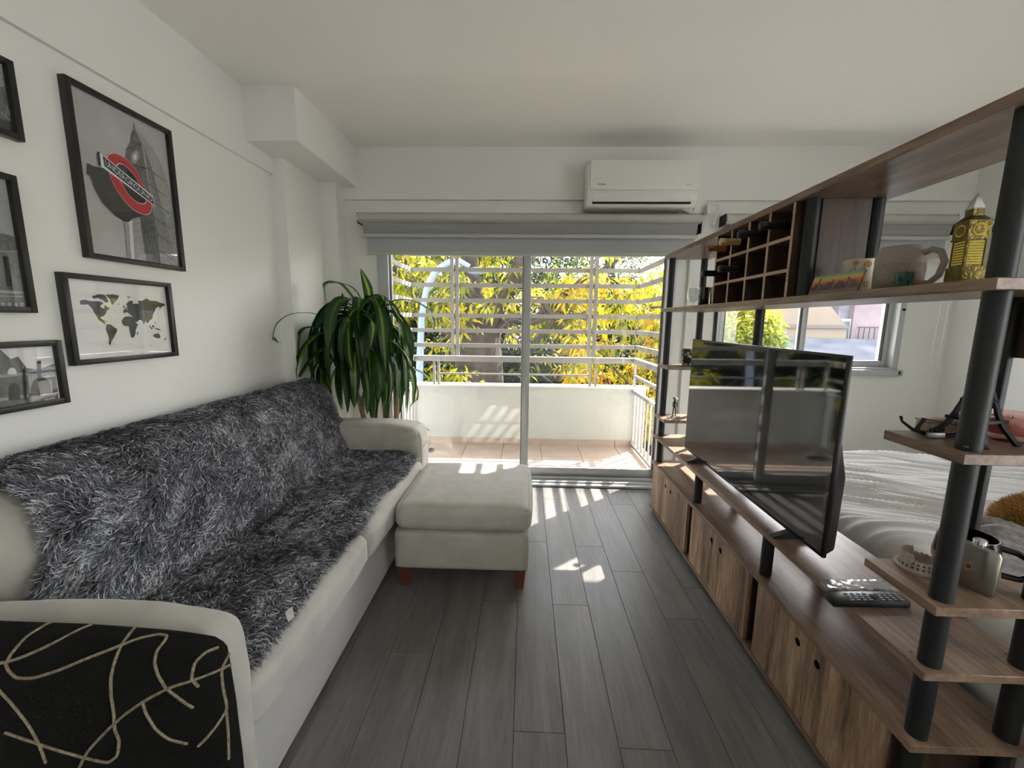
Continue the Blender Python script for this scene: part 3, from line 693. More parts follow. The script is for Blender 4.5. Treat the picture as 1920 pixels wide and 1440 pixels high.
F = np.concatenate([b0_+np.array([[0, 1, 3, 2]]), b0_+np.array([[2, 3, 5, 4]]), b0_+np.array([[4, 5, 7, 6]])], 0)
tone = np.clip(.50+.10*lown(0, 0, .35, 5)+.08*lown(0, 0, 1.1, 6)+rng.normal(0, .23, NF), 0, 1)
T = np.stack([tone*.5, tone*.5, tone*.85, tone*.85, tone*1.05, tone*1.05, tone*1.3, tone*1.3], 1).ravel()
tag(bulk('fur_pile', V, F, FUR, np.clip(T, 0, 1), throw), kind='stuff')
q = az(535, 1165, .445)
MB().prism([q+Vector((-.022, .0, .0)), q+Vector((.012, -.016, .004)), q+Vector((.024, .0, .012)), q+Vector((.006, .02, .03)), q+Vector((-.01, .012, .018))], (.004, .003, .003)).build('care_label', mat('label_white', (226, 224, 214), .6), throw)

# ------------------------------------------------------------------ ottoman
ott = thing('ottoman', (-.3, 2.23, 0), 'square grey velvet ottoman on short brown legs at the far end of the sofa', 'ottoman')
cushion('base', -.648, .032, 1.905, 2.56, .098, .302, .02, .003, VELVET, ott, 14, .001)
oc = cushion('cushion', -.640, .040, 1.90, 2.57, .306, .440, .045, .014, VELVET, ott, 22, .002, 2)
r_ = [(-.625, 1.915), (.024, 1.915), (.032, 1.925), (.032, 2.545), (.02, 2.558), (-.62, 2.558), (-.632, 2.545), (-.632, 1.925), (-.625, 1.915)]
MB().tube([(x+(-.3-x)*.008, y, .424) for x, y in r_], .0035, 6).build('piping', PIPING, oc, smooth=True)
LEG = mat('brown_leg', (104, 58, 42), .45, noise_s=20, noise_a=.15)
for x in (-.60, -.012):
    for y in (1.94, 2.52):
        MB().prism([(x-.03, y-.03, .1), (x+.03, y-.03, .1), (x+.03, y+.03, .1), (x-.03, y+.03, .1)], (0, 0, .001)).add([(x+a*.03, y+b*.03, .1) for a, b in ((-1, -1), (1, -1), (1, 1), (-1, 1))]+[(x+a*.022, y+b*.022, 0) for a, b in ((-1, -1), (1, -1), (1, 1), (-1, 1))], [(0, 1, 5, 4), (1, 2, 6, 5), (2, 3, 7, 6), (3, 0, 4, 7), (4, 5, 6, 7)]).build('leg', LEG, ott)

# ------------------------------------------------------------------ black cushion with rope lines
blk = thing('floor_cushion', (-1.1, .75, 0), 'large black cushion with beige rope-like loops standing against the near sofa arm', 'cushion')
CUSH = mat('black_canvas', (15, 15, 14), .95, bump=.3, bump_s=160, spec=.2)
ROPE = mat('rope_print', (132, 120, 98), .8, noise_s=160, noise_a=.5)
def cfn(p):
    t = max(0, (p.x+.86)/.2)
    return Vector((p.x, p.y, p.z-.012*t*t if p.z > .4 else p.z))
CY0, CY1 = .705, .80
o = cushion('cover', -1.60, -.635, CY0, CY1, .0, .678, .035, .012, CUSH, blk, 20, .002, 4, cfn)
bpy.context.view_layer.update()
from mathutils.bvhtree import BVHTree
bmx = bmesh.new(); bmx.from_mesh(o.data); bvh = BVHTree.FromBMesh(bmx); oloc = wloc(o)
def c2(a, b): return (a/3.4286, 1080+b/3.4286)
ropes = [[(-20, 560), (40, 555), (150, 520), (330, 440), (520, 340), (660, 290), (760, 262)],
 [(45, 560), (75, 500), (170, 390), (300, 310), (430, 272), (560, 275), (700, 295)],
 [(40, 560), (60, 610), (110, 655), (220, 655), (380, 605), (560, 530), (740, 460), (900, 400), (1020, 375), (1075, 385), (1060, 420), (1010, 480), (995, 560), (1020, 640), (1070, 720), (1160, 790), (1270, 865)],
 [(920, 285), (850, 350), (790, 430), (745, 530), (715, 650), (715, 760), (735, 880), (740, 990), (770, 1050), (760, 1150), (700, 1200), (560, 1170), (380, 1120), (200, 1060), (-20, 985)],
 [(-20, 715), (80, 820), (190, 960), (260, 1090), (310, 1234)],
 [(510, 1234), (560, 1130), (680, 1000), (800, 890), (930, 800), (1080, 720), (1250, 665), (1420, 600), (1500, 560)],
 [(915, 800), (940, 880), (1000, 980), (1090, 1050), (1250, 1085)],
 [(1275, 710), (1230, 660), (1250, 560), (1320, 490), (1430, 450)],
 [(1500, 415), (1470, 500), (1420, 600), (1430, 720), (1460, 850), (1400, 950), (1330, 1040), (1255, 1110)],
 [(1450, 850), (1465, 1000), (1470, 1234)]]
for rp in ropes:
    P3 = []
    for (a, b), (c, d) in zip(rp, rp[1:]):
        for k in range(4):
            x, y = c2(a+(c-a)*k/4, b+(d-b)*k/4); dr_ = _ray(x, y).normalized()
            h = bvh.ray_cast(Vector((0, 0, CAMH))-oloc, dr_)
            if h[0] is not None: P3.append(h[0]+oloc+h[1]*.0005)
    if len(P3) > 2:
        # smooth a little
        Q = [P3[0]]+[(P3[i-1]+P3[i]*2+P3[i+1])/4 for i in range(1, len(P3)-1)]+[P3[-1]]
        MB().tube(Q, .0032, 6).build('rope_line', ROPE, blk, smooth=True)
bmx.free()

# ================================================================== FRAMED PICTURES
PX = XL+.012
def frame(label, y0, y1, z0, z1, art, bx=.019, dep=.027):
    x0 = XL+.001; t = thing('picture_frame', (x0, (y0+y1)/2, z0), label, 'picture', 'black framed pictures on the left wall')
    f = MB().box(x0, x0+dep, y0, y0+bx, z0, z1).box(x0, x0+dep, y1-bx, y1, z0, z1).box(x0, x0+dep, y0+bx, y1-bx, z0, z0+bx).box(x0, x0+dep, y0+bx, y1-bx, z1-bx, z1)
    f.build('frame', FRAME, t, bevel=.0015)
    pr = MB().box(x0, PX, y0+bx-.002, y1-bx+.002, z0+bx-.002, z1-bx+.002).build('print', art['paper'], t)
    MB().box(PX+.004, PX+.006, y0+bx-.001, y1-bx+.001, z0+bx-.001, z1-bx+.001).build('glass', PGLASS, t)
    lim = (y0+bx, y1-bx, z0+bx, z1-bx)
    for k, (m_, polys) in enumerate(art['layers']):
        mb = MB(); x = PX+.0004*(k+1)
        for pl in polys:
            # clip to the opening
            P = [(a, b) for a, b in pl]
            for ax_, lo, sgn in ((0, lim[0], 1), (0, lim[1], -1), (1, lim[2], 1), (1, lim[3], -1)):
                out = []
                for i in range(len(P)):
                    p, q = P[i-1], P[i]; dp, dq = (p[ax_]-lo)*sgn, (q[ax_]-lo)*sgn
                    if (dp >= 0) != (dq >= 0):
                        tt = dp/(dp-dq); out.append((p[0]+(q[0]-p[0])*tt, p[1]+(q[1]-p[1])*tt))
                    if dq >= 0: out.append(q)
                P = out
                if len(P) < 3: break
            if len(P) >= 3: mb.poly([(x, a, b) for a, b in P])
        if mb.v: mb.build('printed_shape', m_, pr)
    return t
def wallpts(pts):
    out = []
    for x, y in pts: p = ax(x, y, PX); out.append((p.y, p.z))
    return out
def k1(pts): return wallpts([(a/4, 80+b/4) for a, b in pts])
def k2(pts): return wallpts([(a/3.79, 420+b/3.79) for a, b in pts])
def k3(pts): return wallpts([(a/3, 320+b/3) for a, b in pts])
INK = mat('ink_dark', (44, 46, 44), .6); INK2 = mat('ink_mid', (104, 106, 104), .6, noise_s=60, noise_a=.35); INK3 = mat('ink_light', (158, 160, 158), .6, noise_s=90, noise_a=.25)
MAPI = mat('ink_map', (52, 56, 60), .6); RED = mat('ink_red', (188, 40, 52), .55); WHT = mat('ink_white', (222, 222, 218), .6); NAVY = mat('ink_navy', (44, 54, 78), .55)
SKYP = mat('print_grey_sky', (186, 187, 186), .5, noise_s=5, noise_a=.14)
tower = [(985, 680), (1005, 640), (1000, 580), (1018, 640), (1085, 720), (1150, 800), (1215, 920), (1260, 1080), (1300, 1200)]
towerL = [(1000, 585), (1015, 650), (1060, 760), (1090, 930), (1130, 1150), (1180, 1440), (1240, 1700), (1060, 1700), (1050, 1300), (1000, 1000), (950, 930), (935, 860), (945, 800), (975, 740), (978, 685), (995, 650)]
towerR = [(1015, 645), (1085, 720), (1150, 800), (1215, 920), (1262, 1080), (1300, 1250), (1320, 1440), (1345, 1700), (1210, 1700), (1180, 1440), (1130, 1150), (1095, 930), (1062, 770)]
ring_o = [(800, 862), (818, 838), (860, 832), (930, 868), (1000, 940), (1058, 1050), (1108, 1150), (1130, 1230), (1112, 1280), (1060, 1284), (980, 1240), (900, 1150), (840, 1050), (808, 950)]
def smooth_(P, k=4):
    n = len(P); out = []
    for i in range(n):
        p0, p1, p2, p3 = P[i-1], P[i], P[(i+1) % n], P[(i+2) % n]
        for j in range(k):
            t = j/k; out.append(tuple(.5*((2*p1[c])+(p2[c]-p0[c])*t+(2*p0[c]-5*p1[c]+4*p2[c]-p3[c])*t*t+(3*p1[c]-p0[c]-3*p2[c]+p3[c])*t**3) for c in (0, 1)))
    return out
ring_o = smooth_(ring_o)
ring_i = [(868, 925), (900, 910), (950, 943), (1000, 1000), (1045, 1080), (1076, 1150), (1084, 1190), (1060, 1206), (1010, 1188), (950, 1130), (902, 1050), (876, 985)]
ring_i = smooth_(ring_i)
side = [(665, 985), (690, 950), (740, 935), (810, 950), (840, 1050), (900, 1150), (980, 1240), (1060, 1284), (1100, 1285), (1050, 1305), (990, 1320), (960, 1345), (920, 1340), (850, 1290), (760, 1200), (700, 1090), (676, 1020)]
def seg(a, b, w_): 
    d = (b[0]-a[0], b[1]-a[1]); l = math.hypot(*d); n_ = (-d[1]/l*w_/2, d[0]/l*w_/2)
    return [(a[0]+n_[0], a[1]+n_[1]), (b[0]+n_[0], b[1]+n_[1]), (b[0]-n_[0], b[1]-n_[1]), (a[0]-n_[0], a[1]-n_[1])]
lines = [seg((1085+i*9, 800+i*26), (1225+i*17, 1700), 4) for i in range(7)]
lines += [seg((1095, 935+i*110), (1240+i*14, 1040+i*120), 7) for i in range(6)]
lines2 = [seg((960+i*16, 900+i*8), (1075+i*26, 1690), 3) for i in range(6)]+[seg((950, 905), (1100, 945), 8), (seg((940, 800), (1060, 760), 6)), seg((980, 735), (1060, 760), 5)]
clock = [(1008+30*cos(a)-6*sin(a), 858+50*sin(a)) for a in [i*2*pi/20 for i in range(20)]]
clock_i = [(1008+14*cos(a), 858+24*sin(a)) for a in [i*2*pi/14 for i in range(14)]]
clock2 = [(1152+24*cos(a)+14*sin(a), 880+56*sin(a)) for a in [i*2*pi/20 for i in range(20)]]
ban = [(756, 846), (1132, 1160), (1146, 1218), (772, 926)]
ban_o = [(735, 822), (1136, 1150), (1152, 1228), (764, 940), (748, 935)]
V_, F_ = text_mesh('UNDERGROUND')
tx = []
for f in F_:
    P = []
    for i in f:
        u, v = V_[i]; u = .035+u*.94; v = .2+v*.62; u = min(1, u)
        a = [ban[0][j]*(1-u)+ban[1][j]*u for j in (0, 1)]; b = [ban[3][j]*(1-u)+ban[2][j]*u for j in (0, 1)]
        P.append((b[0]*(1-v)+a[0]*v, b[1]*(1-v)+a[1]*v))
    tx.append(k1(P))
pole = [(925, 1345), (1045, 1310), (1060, 1440), (1100, 1700), (955, 1700), (938, 1440)]
art_u = dict(paper=SKYP, layers=[(INK2, [k1(towerL)]), (INK3, [k1(towerR)]), (INK2, [k1(p) for p in lines]), (INK, [k1(p) for p in lines2]), (INK3, [k1(clock), k1(clock2)]), (WHT, [k1(clock_i)]),
  (INK3, [k1(pole)]), (WHT, [k1([(960, 1340), (985, 1330), (1010, 1700), (985, 1700)])]), (INK, [k1(side), k1([(640, 985), (645, 900), (690, 925), (735, 935), (680, 965), (665, 1000)])]),
  (WHT, [k1([(c[0]+(c[0]-965)*.02, c[1]+(c[1]-1058)*.02) for c in ring_o])]), (RED, [k1(ring_o)]), (WHT, [k1([(c[0]+(c[0]-975)*.04, c[1]+(c[1]-1058)*.04) for c in ring_i])]), (INK, [k1(ring_i)]),
  (INK, [k1([(718, 818), (738, 818), (764, 940), (728, 915)])]), (WHT, [k1(ban_o)]), (NAVY, [k1(ban)]), (WHT, tx)])
frame('tall black frame with a red and blue UNDERGROUND roundel before a clock tower', 1.504, 1.938, 1.562, 2.172, art_u)
NA = [(565, 545), (600, 538), (640, 547), (690, 548), (720, 552), (735, 565), (712, 578), (716, 592), (738, 602), (745, 575), (762, 588), (782, 600), (760, 615), (750, 640), (735, 657), (712, 660), (722, 676), (735, 682), (745, 700), (752, 712), (738, 708), (720, 694), (698, 682), (690, 662), (668, 628), (654, 600), (625, 572), (595, 573), (570, 572)]
SA = [(755, 714), (785, 712), (806, 730), (832, 746), (832, 762), (818, 788), (802, 818), (790, 840), (786, 862), (772, 852), (772, 800), (752, 752)]
GR = [(748, 503), (800, 499), (846, 508), (835, 536), (812, 558), (798, 578), (788, 560), (778, 530)]
CN = [(648, 515), (680, 505), (700, 498), (742, 503), (762, 530), (772, 552), (752, 560), (735, 545), (710, 532), (690, 525), (668, 532)]
EA = [(874, 628), (876, 612), (888, 598), (905, 588), (895, 570), (918, 546), (945, 546), (942, 566), (985, 566), (978, 546), (1012, 545), (1040, 528), (1062, 544), (1112, 548), (1176, 572), (1164, 584), (1140, 590), (1134, 602), (1130, 586), (1106, 600), (1098, 622), (1086, 640), (1082, 672), (1062, 686), (1056, 700), (1044, 706), (1034, 688), (1022, 716), (1008, 686), (988, 680), (976, 694), (958, 700), (944, 662), (920, 640), (902, 626), (884, 634)]
AF = [(864, 684), (884, 660), (915, 655), (944, 664), (962, 700), (980, 712), (964, 752), (962, 784), (946, 810), (932, 806), (920, 762), (914, 726), (886, 726), (866, 708)]
AU = [(1086, 792), (1104, 780), (1128, 776), (1140, 798), (1136, 812), (1118, 812), (1092, 802)]
sm = [[(972, 768), (982, 766), (978, 788), (972, 790)], [(1056, 712), (1068, 730), (1088, 744), (1076, 748), (1060, 728)], [(1096, 738), (1120, 742), (1146, 752), (1130, 756), (1104, 746)], [(1082, 718), (1096, 722), (1092, 738), (1080, 732)], [(1168, 818), (1180, 806), (1182, 814), (1168, 830)], [(872, 590), (880, 572), (886, 588), (880, 600)], [(833, 568), (850, 566), (846, 574)], [(1098, 690), (1106, 700), (1100, 712)], [(1132, 590), (1146, 588), (1138, 604)], [(900, 516), (926, 516), (918, 524), (904, 522)], [(735, 686), (764, 692), (760, 696), (740, 690)]]
art_m = dict(paper=PAPER, layers=[(MAPI, [k2(p) for p in [NA, SA, GR, CN, EA, AF, AU]+sm])])
frame('small black frame with a dark world map under the tall picture', 1.403, 1.846, 1.174, 1.500, art_m)
def archp(x0, x1, y0, y1, n_=9):
    r_ = (x1-x0)/2; ry = r_*1.15; return [(x0, y1), (x0, y0+ry)]+[((x0+x1)/2-r_*cos(pi*i/n_), y0+ry-ry*sin(pi*i/n_)) for i in range(1, n_)]+[(x1, y0+ry), (x1, y1)]
art_c = dict(paper=PAPER, layers=[(INK2, [k3([(-200, 1000), (0, 1005), (60, 1060), (100, 1045), (150, 1110), (220, 1120), (305, 1085), (330, 1300), (-200, 1400)])]),
  (INK3, [k3([(-200, 1170), (320, 1115), (320, 1128), (-200, 1190)]), k3([(-200, 1310), (325, 1232), (325, 1245), (-200, 1330)]), k3([(155, 1125), (310, 1095), (320, 1260), (165, 1300)])]),
  (PAPER, [k3(archp(40, 92, 1108, 1145)), k3(archp(-80, -20, 1120, 1170))]), (INK, [k3(archp(45, 110, 1195, 1290)), k3(archp(172, 285, 1160, 1255)), k3(archp(-75, -10, 1210, 1310)), k3([(205, 1070), (228, 1068), (232, 1262), (212, 1266)]), k3([(125, 1115), (140, 1118), (148, 1290), (130, 1292)])])])
frame('black frame with a grey photo of a ruined arched amphitheatre at the left edge', .98, 1.372, 1.049, 1.268, art_c)
art_d = dict(paper=mat('print_pale_sky', (165, 170, 174), .5), layers=[(INK2, [k3([(-300, 360), (20, 352), (80, 372), (130, 640), (150, 780), (-300, 790)])]), (INK, [k3([(15, 480), (50, 485), (70, 650), (35, 655)]), k3([(-300, 470), (-20, 470), (0, 700), (-300, 720)])]),
  (INK3, [k3([(0, 448), (98, 452), (98, 458), (0, 456)]), k3([(0, 672), (128, 680), (130, 694), (0, 688)]), k3([(0, 700), (132, 706), (132, 712), (0, 708)])]+[k3([(5+i*36, 742), (25+i*36, 742), (27+i*36, 768), (7+i*36, 768)]) for i in range(4)])])
frame('tall black frame with a grey photo of old stone buildings, cut by the left edge', 1.00, 1.317, 1.358, 1.780, art_d)
art_e = dict(paper=INK, layers=[(INK2, [k1([(-200, 100), (40, 170), (60, 420), (90, 600), (-200, 500)])]), (INK3, [k1([(-40, 130), (10, 150), (30, 330), (-20, 330)]), k1([(0, 520), (8, 518), (75, 580), (66, 582)]), k1([(35, 560), (42, 558), (60, 470), (52, 470)]), k1([(60, 520), (85, 430), (92, 450), (72, 560)])])])
frame('black frame with a dark street photo high up at the left edge', 1.04, 1.357, 1.893, 2.126, art_e)

# ================================================================== PLANT
pl = thing('potted_dracaena', (-1.07, 3.0, 0), 'tall potted dracaena with drooping yellow-striped leaves behind the far sofa arm', 'plant')
POT = mat('white_pot', (206, 204, 198), .5); SOIL = mat('soil', (58, 44, 34), .95, noise_s=60, noise_a=.4)
MB().lathe((-1.07, 3.04, 0), [(.10, 0), (.115, .02), (.14, .26), (.15, .28), (.15, .30), (.135, .30), (.13, .27)], 28).build('pot', POT, pl, smooth=True, angle=30)
MB().lathe((-1.07, 3.04, .26), [(.128, 0), (.06, .012), (0, .014)], 20).build('soil', SOIL, pl, smooth=True)
CANE = mat('cane_bark', (150, 122, 92), .8, noise_s=40, noise_a=.25, bump=.6, bump_s=80, stretch=(.3, .3, 2))
canes = [[(-1.04, 3.03, .26), (-1.03, 3.0, .6), (-1.07, 2.97, 1.0), (-1.16, 2.94, 1.42)], [(-1.10, 3.05, .26), (-.965, 3.0, .58), (-.95, 2.98, .9), (-.93, 2.96, 1.16)], [(-1.12, 3.02, .26), (-1.2, 2.98, .6), (-1.28, 2.93, 1.05)]]
for cn_ in canes: MB().tube(cn_, [.021, .019, .018, .014][:len(cn_)], 10).build('cane', CANE, pl, smooth=True)
LEAF = attrmat('striped_leaf', [(0, (30, 62, 30)), (.45, (44, 88, 40)), (.6, (92, 132, 44)), (1, (180, 200, 66))], .3, .35, attr='tone', spec=.5)
def strap(path, width, stripe=1.0, tw=0.0):
    P = [Vector(p) for p in path]; n_ = len(P); V = []; T = []
    for i, p in enumerate(P):
        t = i/(n_-1); d = (P[min(n_-1, i+1)]-P[max(0, i-1)]).normalized()
        h = Vector((0, 0, 1)) if abs(d.z) < .92 else Vector((p.x+1.08, p.y-2.98, .1)).normalized()
        s_ = d.cross(h).normalized(); n2 = s_.cross(d)
        a = tw*t; s_, n2 = s_*cos(a)+n2*sin(a), n2*cos(a)-s_*sin(a)
        w_ = width*(.35+.65*min(1, t/.3))*(1 if t < .62 else max(.02, 1-((t-.62)/.38)**1.7))/2
        for k, c_ in ((-1, .0), (-.45, .35), (0, 1.0), (.45, .35), (1, .0)):
            V.append(p+s_*(w_*k)+n2*(abs(k)*w_*.28)); T.append((c_*stripe) if c_ > .9 else c_*.9*stripe+.1*random.random())
    F = [(i*5+k, i*5+k+1, (i+1)*5+k+1, (i+1)*5+k) for i in range(n_-1) for k in range(4)]
    return V, F, T
def addleaf(path, width, stripe=1.0, tw=0):
    # resample as a smooth curve
    P = [Vector(p) for p in path]; Q = []
    for i in range(len(P)-1):
        p0, p1, p2, p3 = P[max(0, i-1)], P[i], P[i+1], P[min(len(P)-1, i+2)]
        for k in range(4):
            t = k/4; Q.append(.5*((2*p1)+(p2-p0)*t+(2*p0-5*p1+4*p2-p3)*t*t+(3*p1-p0-3*p2+p3)*t**3))
    Q.append(P[-1]); V, F, T = strap(Q, width, stripe, tw)
    o = bulk('leaf', [list(v) for v in V], F, LEAF, T, None, True); o.parent = pl
    me = o.data; off = wloc(o)
    me.transform(Matrix.Translation(-Vector(pl.location))); return o
def lp(pts, Y): return [ay(x, y, Y[i] if isinstance(Y, (list, tuple)) else Y) for i, (x, y) in enumerate(pts)]
hand = [([(700, 600), (694, 568), (690, 540), (676, 503)], 2.9, .052), ([(690, 600), (660, 560), (635, 532), (610, 535), (612, 566)], 2.85, .05), ([(690, 600), (668, 548), (640, 532), (612, 532)], 2.95, .03),
 ([(665, 640), (620, 605), (585, 588), (545, 590), (520, 608), (513, 632), (520, 642), (532, 643)], [2.95, 2.85, 2.75, 2.66, 2.6, 2.58, 2.56, 2.55], .022),
 ([(670, 640), (620, 618), (575, 616), (562, 640), (560, 690)], 2.75, .05), ([(670, 650), (610, 625), (575, 650), (558, 690), (560, 720)], 2.72, .06), ([(670, 660), (620, 650), (590, 670), (566, 705), (552, 722)], 2.75, .055),
 ([(705, 590), (740, 565), (775, 566), (800, 580), (812, 605), (813, 620)], 2.85, .045), ([(705, 590), (730, 572), (745, 590), (756, 605)], 2.8, .035), ([(705, 620), (740, 615), (762, 650), (768, 690)], 2.8, .05),
 ([(700, 650), (735, 640), (770, 680), (764, 700)], 2.75, .04), ([(735, 690), (765, 690), (790, 700), (808, 712)], 3.1, .042), ([(735, 690), (758, 712), (752, 740), (745, 760)], 3.1, .035),
 ([(740, 700), (768, 715), (776, 745), (766, 772)], 3.12, .03), ([(745, 700), (778, 720), (782, 745), (776, 756)], 3.15, .025), ([(730, 700), (745, 720), (741, 745), (742, 752)], 3.1, .03),
 ([(700, 595), (670, 580), (655, 600), (655, 660), (662, 700)], 2.7, .062), ([(700, 595), (685, 590), (700, 610), (695, 650)], 2.68, .055), ([(690, 590), (650, 580), (645, 560), (641, 548)], 2.8, .03), ([(700, 590), (720, 560), (700, 556), (680, 575), (665, 600)], 2.75, .035),
 ([(690, 585), (700, 560), (712, 570), (709, 590)], 2.8, .025)]
for pts, Y, w_ in hand: addleaf(lp(pts, Y), w_*1.35, 1.0)
def ok(p): return p.x > -1.50 and p.y < 3.17 and p.x < -.80 and not (p.y < 2.93 and p.z < .68)
cnt = 0; tries = 0
while cnt < 96 and tries < 900:
    tries += 1
    cn_ = random.choice([canes[0], canes[0], canes[1], canes[2]]); top = Vector(cn_[-1]); h0 = random.uniform(0, .5)
    o_ = top+Vector((0, 0, -h0)); a = random.uniform(0, 2*pi)
    if sin(a) > .3 and random.random() < .7: a = -a
    L = random.uniform(.34, .50); up = random.uniform(.02, .12)*(1 if h0 < .2 else .4); rr = random.uniform(.08, .26)+(.03 if h0 < .15 else 0)
    hx = Vector((cos(a), sin(a)*.8, 0))
    pts = [o_, o_+hx*rr*.45+Vector((0, 0, up*.8)), o_+hx*rr+Vector((0, 0, up*.7)), o_+hx*(rr*1.35)+Vector((0, 0, up-L*.33)), o_+hx*(rr*1.45)+Vector((0, 0, up-L*.68)), o_+hx*(rr*1.4)+Vector((random.uniform(-.02, .02), 0, up-L))]
    if not all(ok(p) for p in pts) or pts[-1].z < .5: continue
    addleaf(pts, random.uniform(.058, .084), random.uniform(.45, .95), random.uniform(-1.2, 1.2)); cnt += 1
# ================================================================== SHELVING UNIT
UX0, UX1, UY0, UY1 = .916, 1.205, .855, 2.865
un = thing('shelving_unit', (1.06, 1.86, 0), 'long wood and black steel shelving unit with low cabinets dividing the room', 'shelving unit')
def board(y0, y1, z0, z1, nm='shelf', m_=None, x0=UX0, x1=UX1): return MB().box(x0, x1, y0, y1, z0, z1).build(nm, m_ or W_SH, un, bevel=.0015, seg=1)
board(UY0, UY1, 1.765, 1.79); board(UY0, UY1, 1.421, 1.445); board(UY0, UY1, .55, .57)
board(UY0, UY1, .358, .378, 'cabinet_top'); board(UY0, UY1, .035, .053, 'cabinet_bottom')
board(UY0, 1.05, 1.063, 1.087); board(UY0, 1.05, .713, .735); board(2.67, UY1, 1.05, 1.072); board(2.67, UY1, .697, .717)
FXP, BXP = .957, 1.165
def post(x, y, z0, z1, r=.0215): MB().tube([(x, y, z0), (x, y, z1)], r, 20).build('post', BLACK, un, smooth=True, angle=40)
ROWS = (.888, 1.522, 2.172, 2.83)
for y in ROWS:
    for x in (FXP, BXP):
        post(x, y, .378, .55); post(x, y, .053, .358, .019)
        MB().lathe((x, y, 0), [(.016, 0), (.022, .004), (.022, .012), (.012, .02), (.012, .035)], 14).build('foot', BLKPL, un, smooth=True)
for x, y in ((FXP, .888), (BXP, .888), (FXP, 2.83), (BXP, 2.83), (BXP, 2.12)):
    cuts = {(.888): [(.57, .713), (.735, 1.063), (1.087, 1.421)], 2.83: [(.57, .697), (.717, 1.05), (1.072, 1.421)]}.get(y, [(.57, 1.421)])
    for a, b in cuts: post(x, y, a, b)
for x, y in ((FXP, .888), (FXP, 1.488), (BXP, 1.488), (FXP, 2.145), (FXP, 2.83), (BXP, 2.83)): post(x, y, 1.445, 1.765)
for y in (1.055, 2.662): MB().box(1.19, 1.205, y-.0, y+.026, .57, 1.421).build('flat_bar', BLACK, un, bevel=.002)
board(.90, 1.13, 1.274, 1.421, 'back_apron', W_DK, 1.206, 1.222)
MB().lathe((0, 0, 0), [(0, -.004), (.004, -.003), (.005, 0)], 10).build('screw', SILV, un, origin=(0, 0, 0), smooth=True).location = Vector((.9365, .874, 1.1))-un.location
# closed side and back panels of the cabinets, then the doors with round finger holes
cabs = [(2.206, 2.835), (1.564, 2.141), (.922, 1.498)]
for y0, y1 in cabs:
    for y in (y0, y1-.016): board(y, y+.016, .053, .358, 'side_panel', W_DK, UX0+.022, UX1-.02)
board(UY0+.03, UY1-.02, .053, .358, 'back_panel', W_DK, UX1-.019, UX1-.004)
def door_(y0, y1, hole_y, hz=.305):
    n_ = 20; r = .0135; x0, x1 = UX0+.004, UX0+.02; z0, z1 = .056, .3555
    V = []; F = []
    circ = [(hole_y+r*cos(2*pi*k/n_), hz+r*sin(2*pi*k/n_)) for k in range(n_)]
    def sq(k):
        a = 2*pi*k/n_; c_, s_ = cos(a), sin(a); t = min((y1-hole_y)/c_ if c_ > 1e-6 else 9e9, (y0-hole_y)/c_ if c_ < -1e-6 else 9e9, (z1-hz)/s_ if s_ > 1e-6 else 9e9, (z0-hz)/s_ if s_ < -1e-6 else 9e9); return (hole_y+c_*t, hz+s_*t)
    # corners make the outline; fan quads from the hole to the outline, plus corner triangles
    out = [sq(k) for k in range(n_)]
    for x in (x0, x1):
        for y, z in circ: V.append((x, y, z))
        for y, z in out: V.append((x, y, z))
    C4 = [(y1, z1), (y0, z1), (y0, z0), (y1, z0)]
    for x in (x0, x1):
        for y, z in C4: V.append((x, y, z))
    for s_ in range(2):
        o_ = s_*2*n_
        for k in range(n_):
            k2 = (k+1) % n_; F.append((o_+k, o_+k2, o_+n_+k2, o_+n_+k))
            a_, b_ = out[k], out[k2]
            if abs(a_[0]-b_[0]) > 1e-6 and abs(a_[1]-b_[1]) > 1e-6:
                for ci, cc in enumerate(C4):
                    if (abs(cc[0]-a_[0]) < 1e-6 or abs(cc[1]-a_[1]) < 1e-6) and (abs(cc[0]-b_[0]) < 1e-6 or abs(cc[1]-b_[1]) < 1e-6): F.append((o_+n_+k, o_+n_+k2, 4*n_+s_*4+ci))
    for k in range(n_): k2 = (k+1) % n_; F.append((k, k2, 2*n_+k2, 2*n_+k))
    for ci in range(4): c2_ = (ci+1) % 4; F.append((4*n_+ci, 4*n_+c2_, 4*n_+4+c2_, 4*n_+4+ci))
    d = MB().add(V, F).build('door', W_DR, un)
    MB().tube([(x0+.002, hole_y, hz), (x1+.006, hole_y, hz)], r+.0005, 18).build('finger_hole', mat('hole_dark', (6, 6, 6), .95, spec=.1), d)
for (y0, y1) in cabs:
    ym = (y0+y1)/2+.0; door_(ym+.0015, y1-.001, ym+.046); door_(y0+.001, ym-.0015, ym-.046)
# wine rack
rk = MB(); RX0, RX1 = UX0+.003, 1.19
ys = [1.527, 1.67, 1.815, 1.963, 2.108]
def edged(y0, y1, z0, z1, nm):
    b_ = MB(); b_.cur = 1; b_.box(RX0+.0021, RX1, y0, y1, z0, z1); b_.cur = 0; b_.box(RX0, RX0+.002, y0, y1, z0, z1)
    return b_.build(nm, [W_SL, W_DK], un)
for y in ys: edged(y-.006, y+.006, 1.445, 1.765, 'rack_divider')
for z in (1.538, 1.65):
    for y0, y1 in zip(ys, ys[1:]): edged(y0+.006, y1-.006, z-.006, z+.006, 'rack_slat')
board(1.521, 2.114, 1.445, 1.765, 'rack_back', W_DK, 1.191, 1.2)
board(1.478, 1.498, 1.445, 1.765, 'partition', W_DK, .98, 1.142)
for x, y in ((1.09, 1.385), (1.13, 1.95)):
    pass
q = az(1439, 994, .57); q2 = az(1310, 884, .57)
for c_ in (q, q2): MB().lathe((c_.x, c_.y, .5702), [(.007, 0), (0, .0004)], 12).build('cable_hole', BLKPL, un)
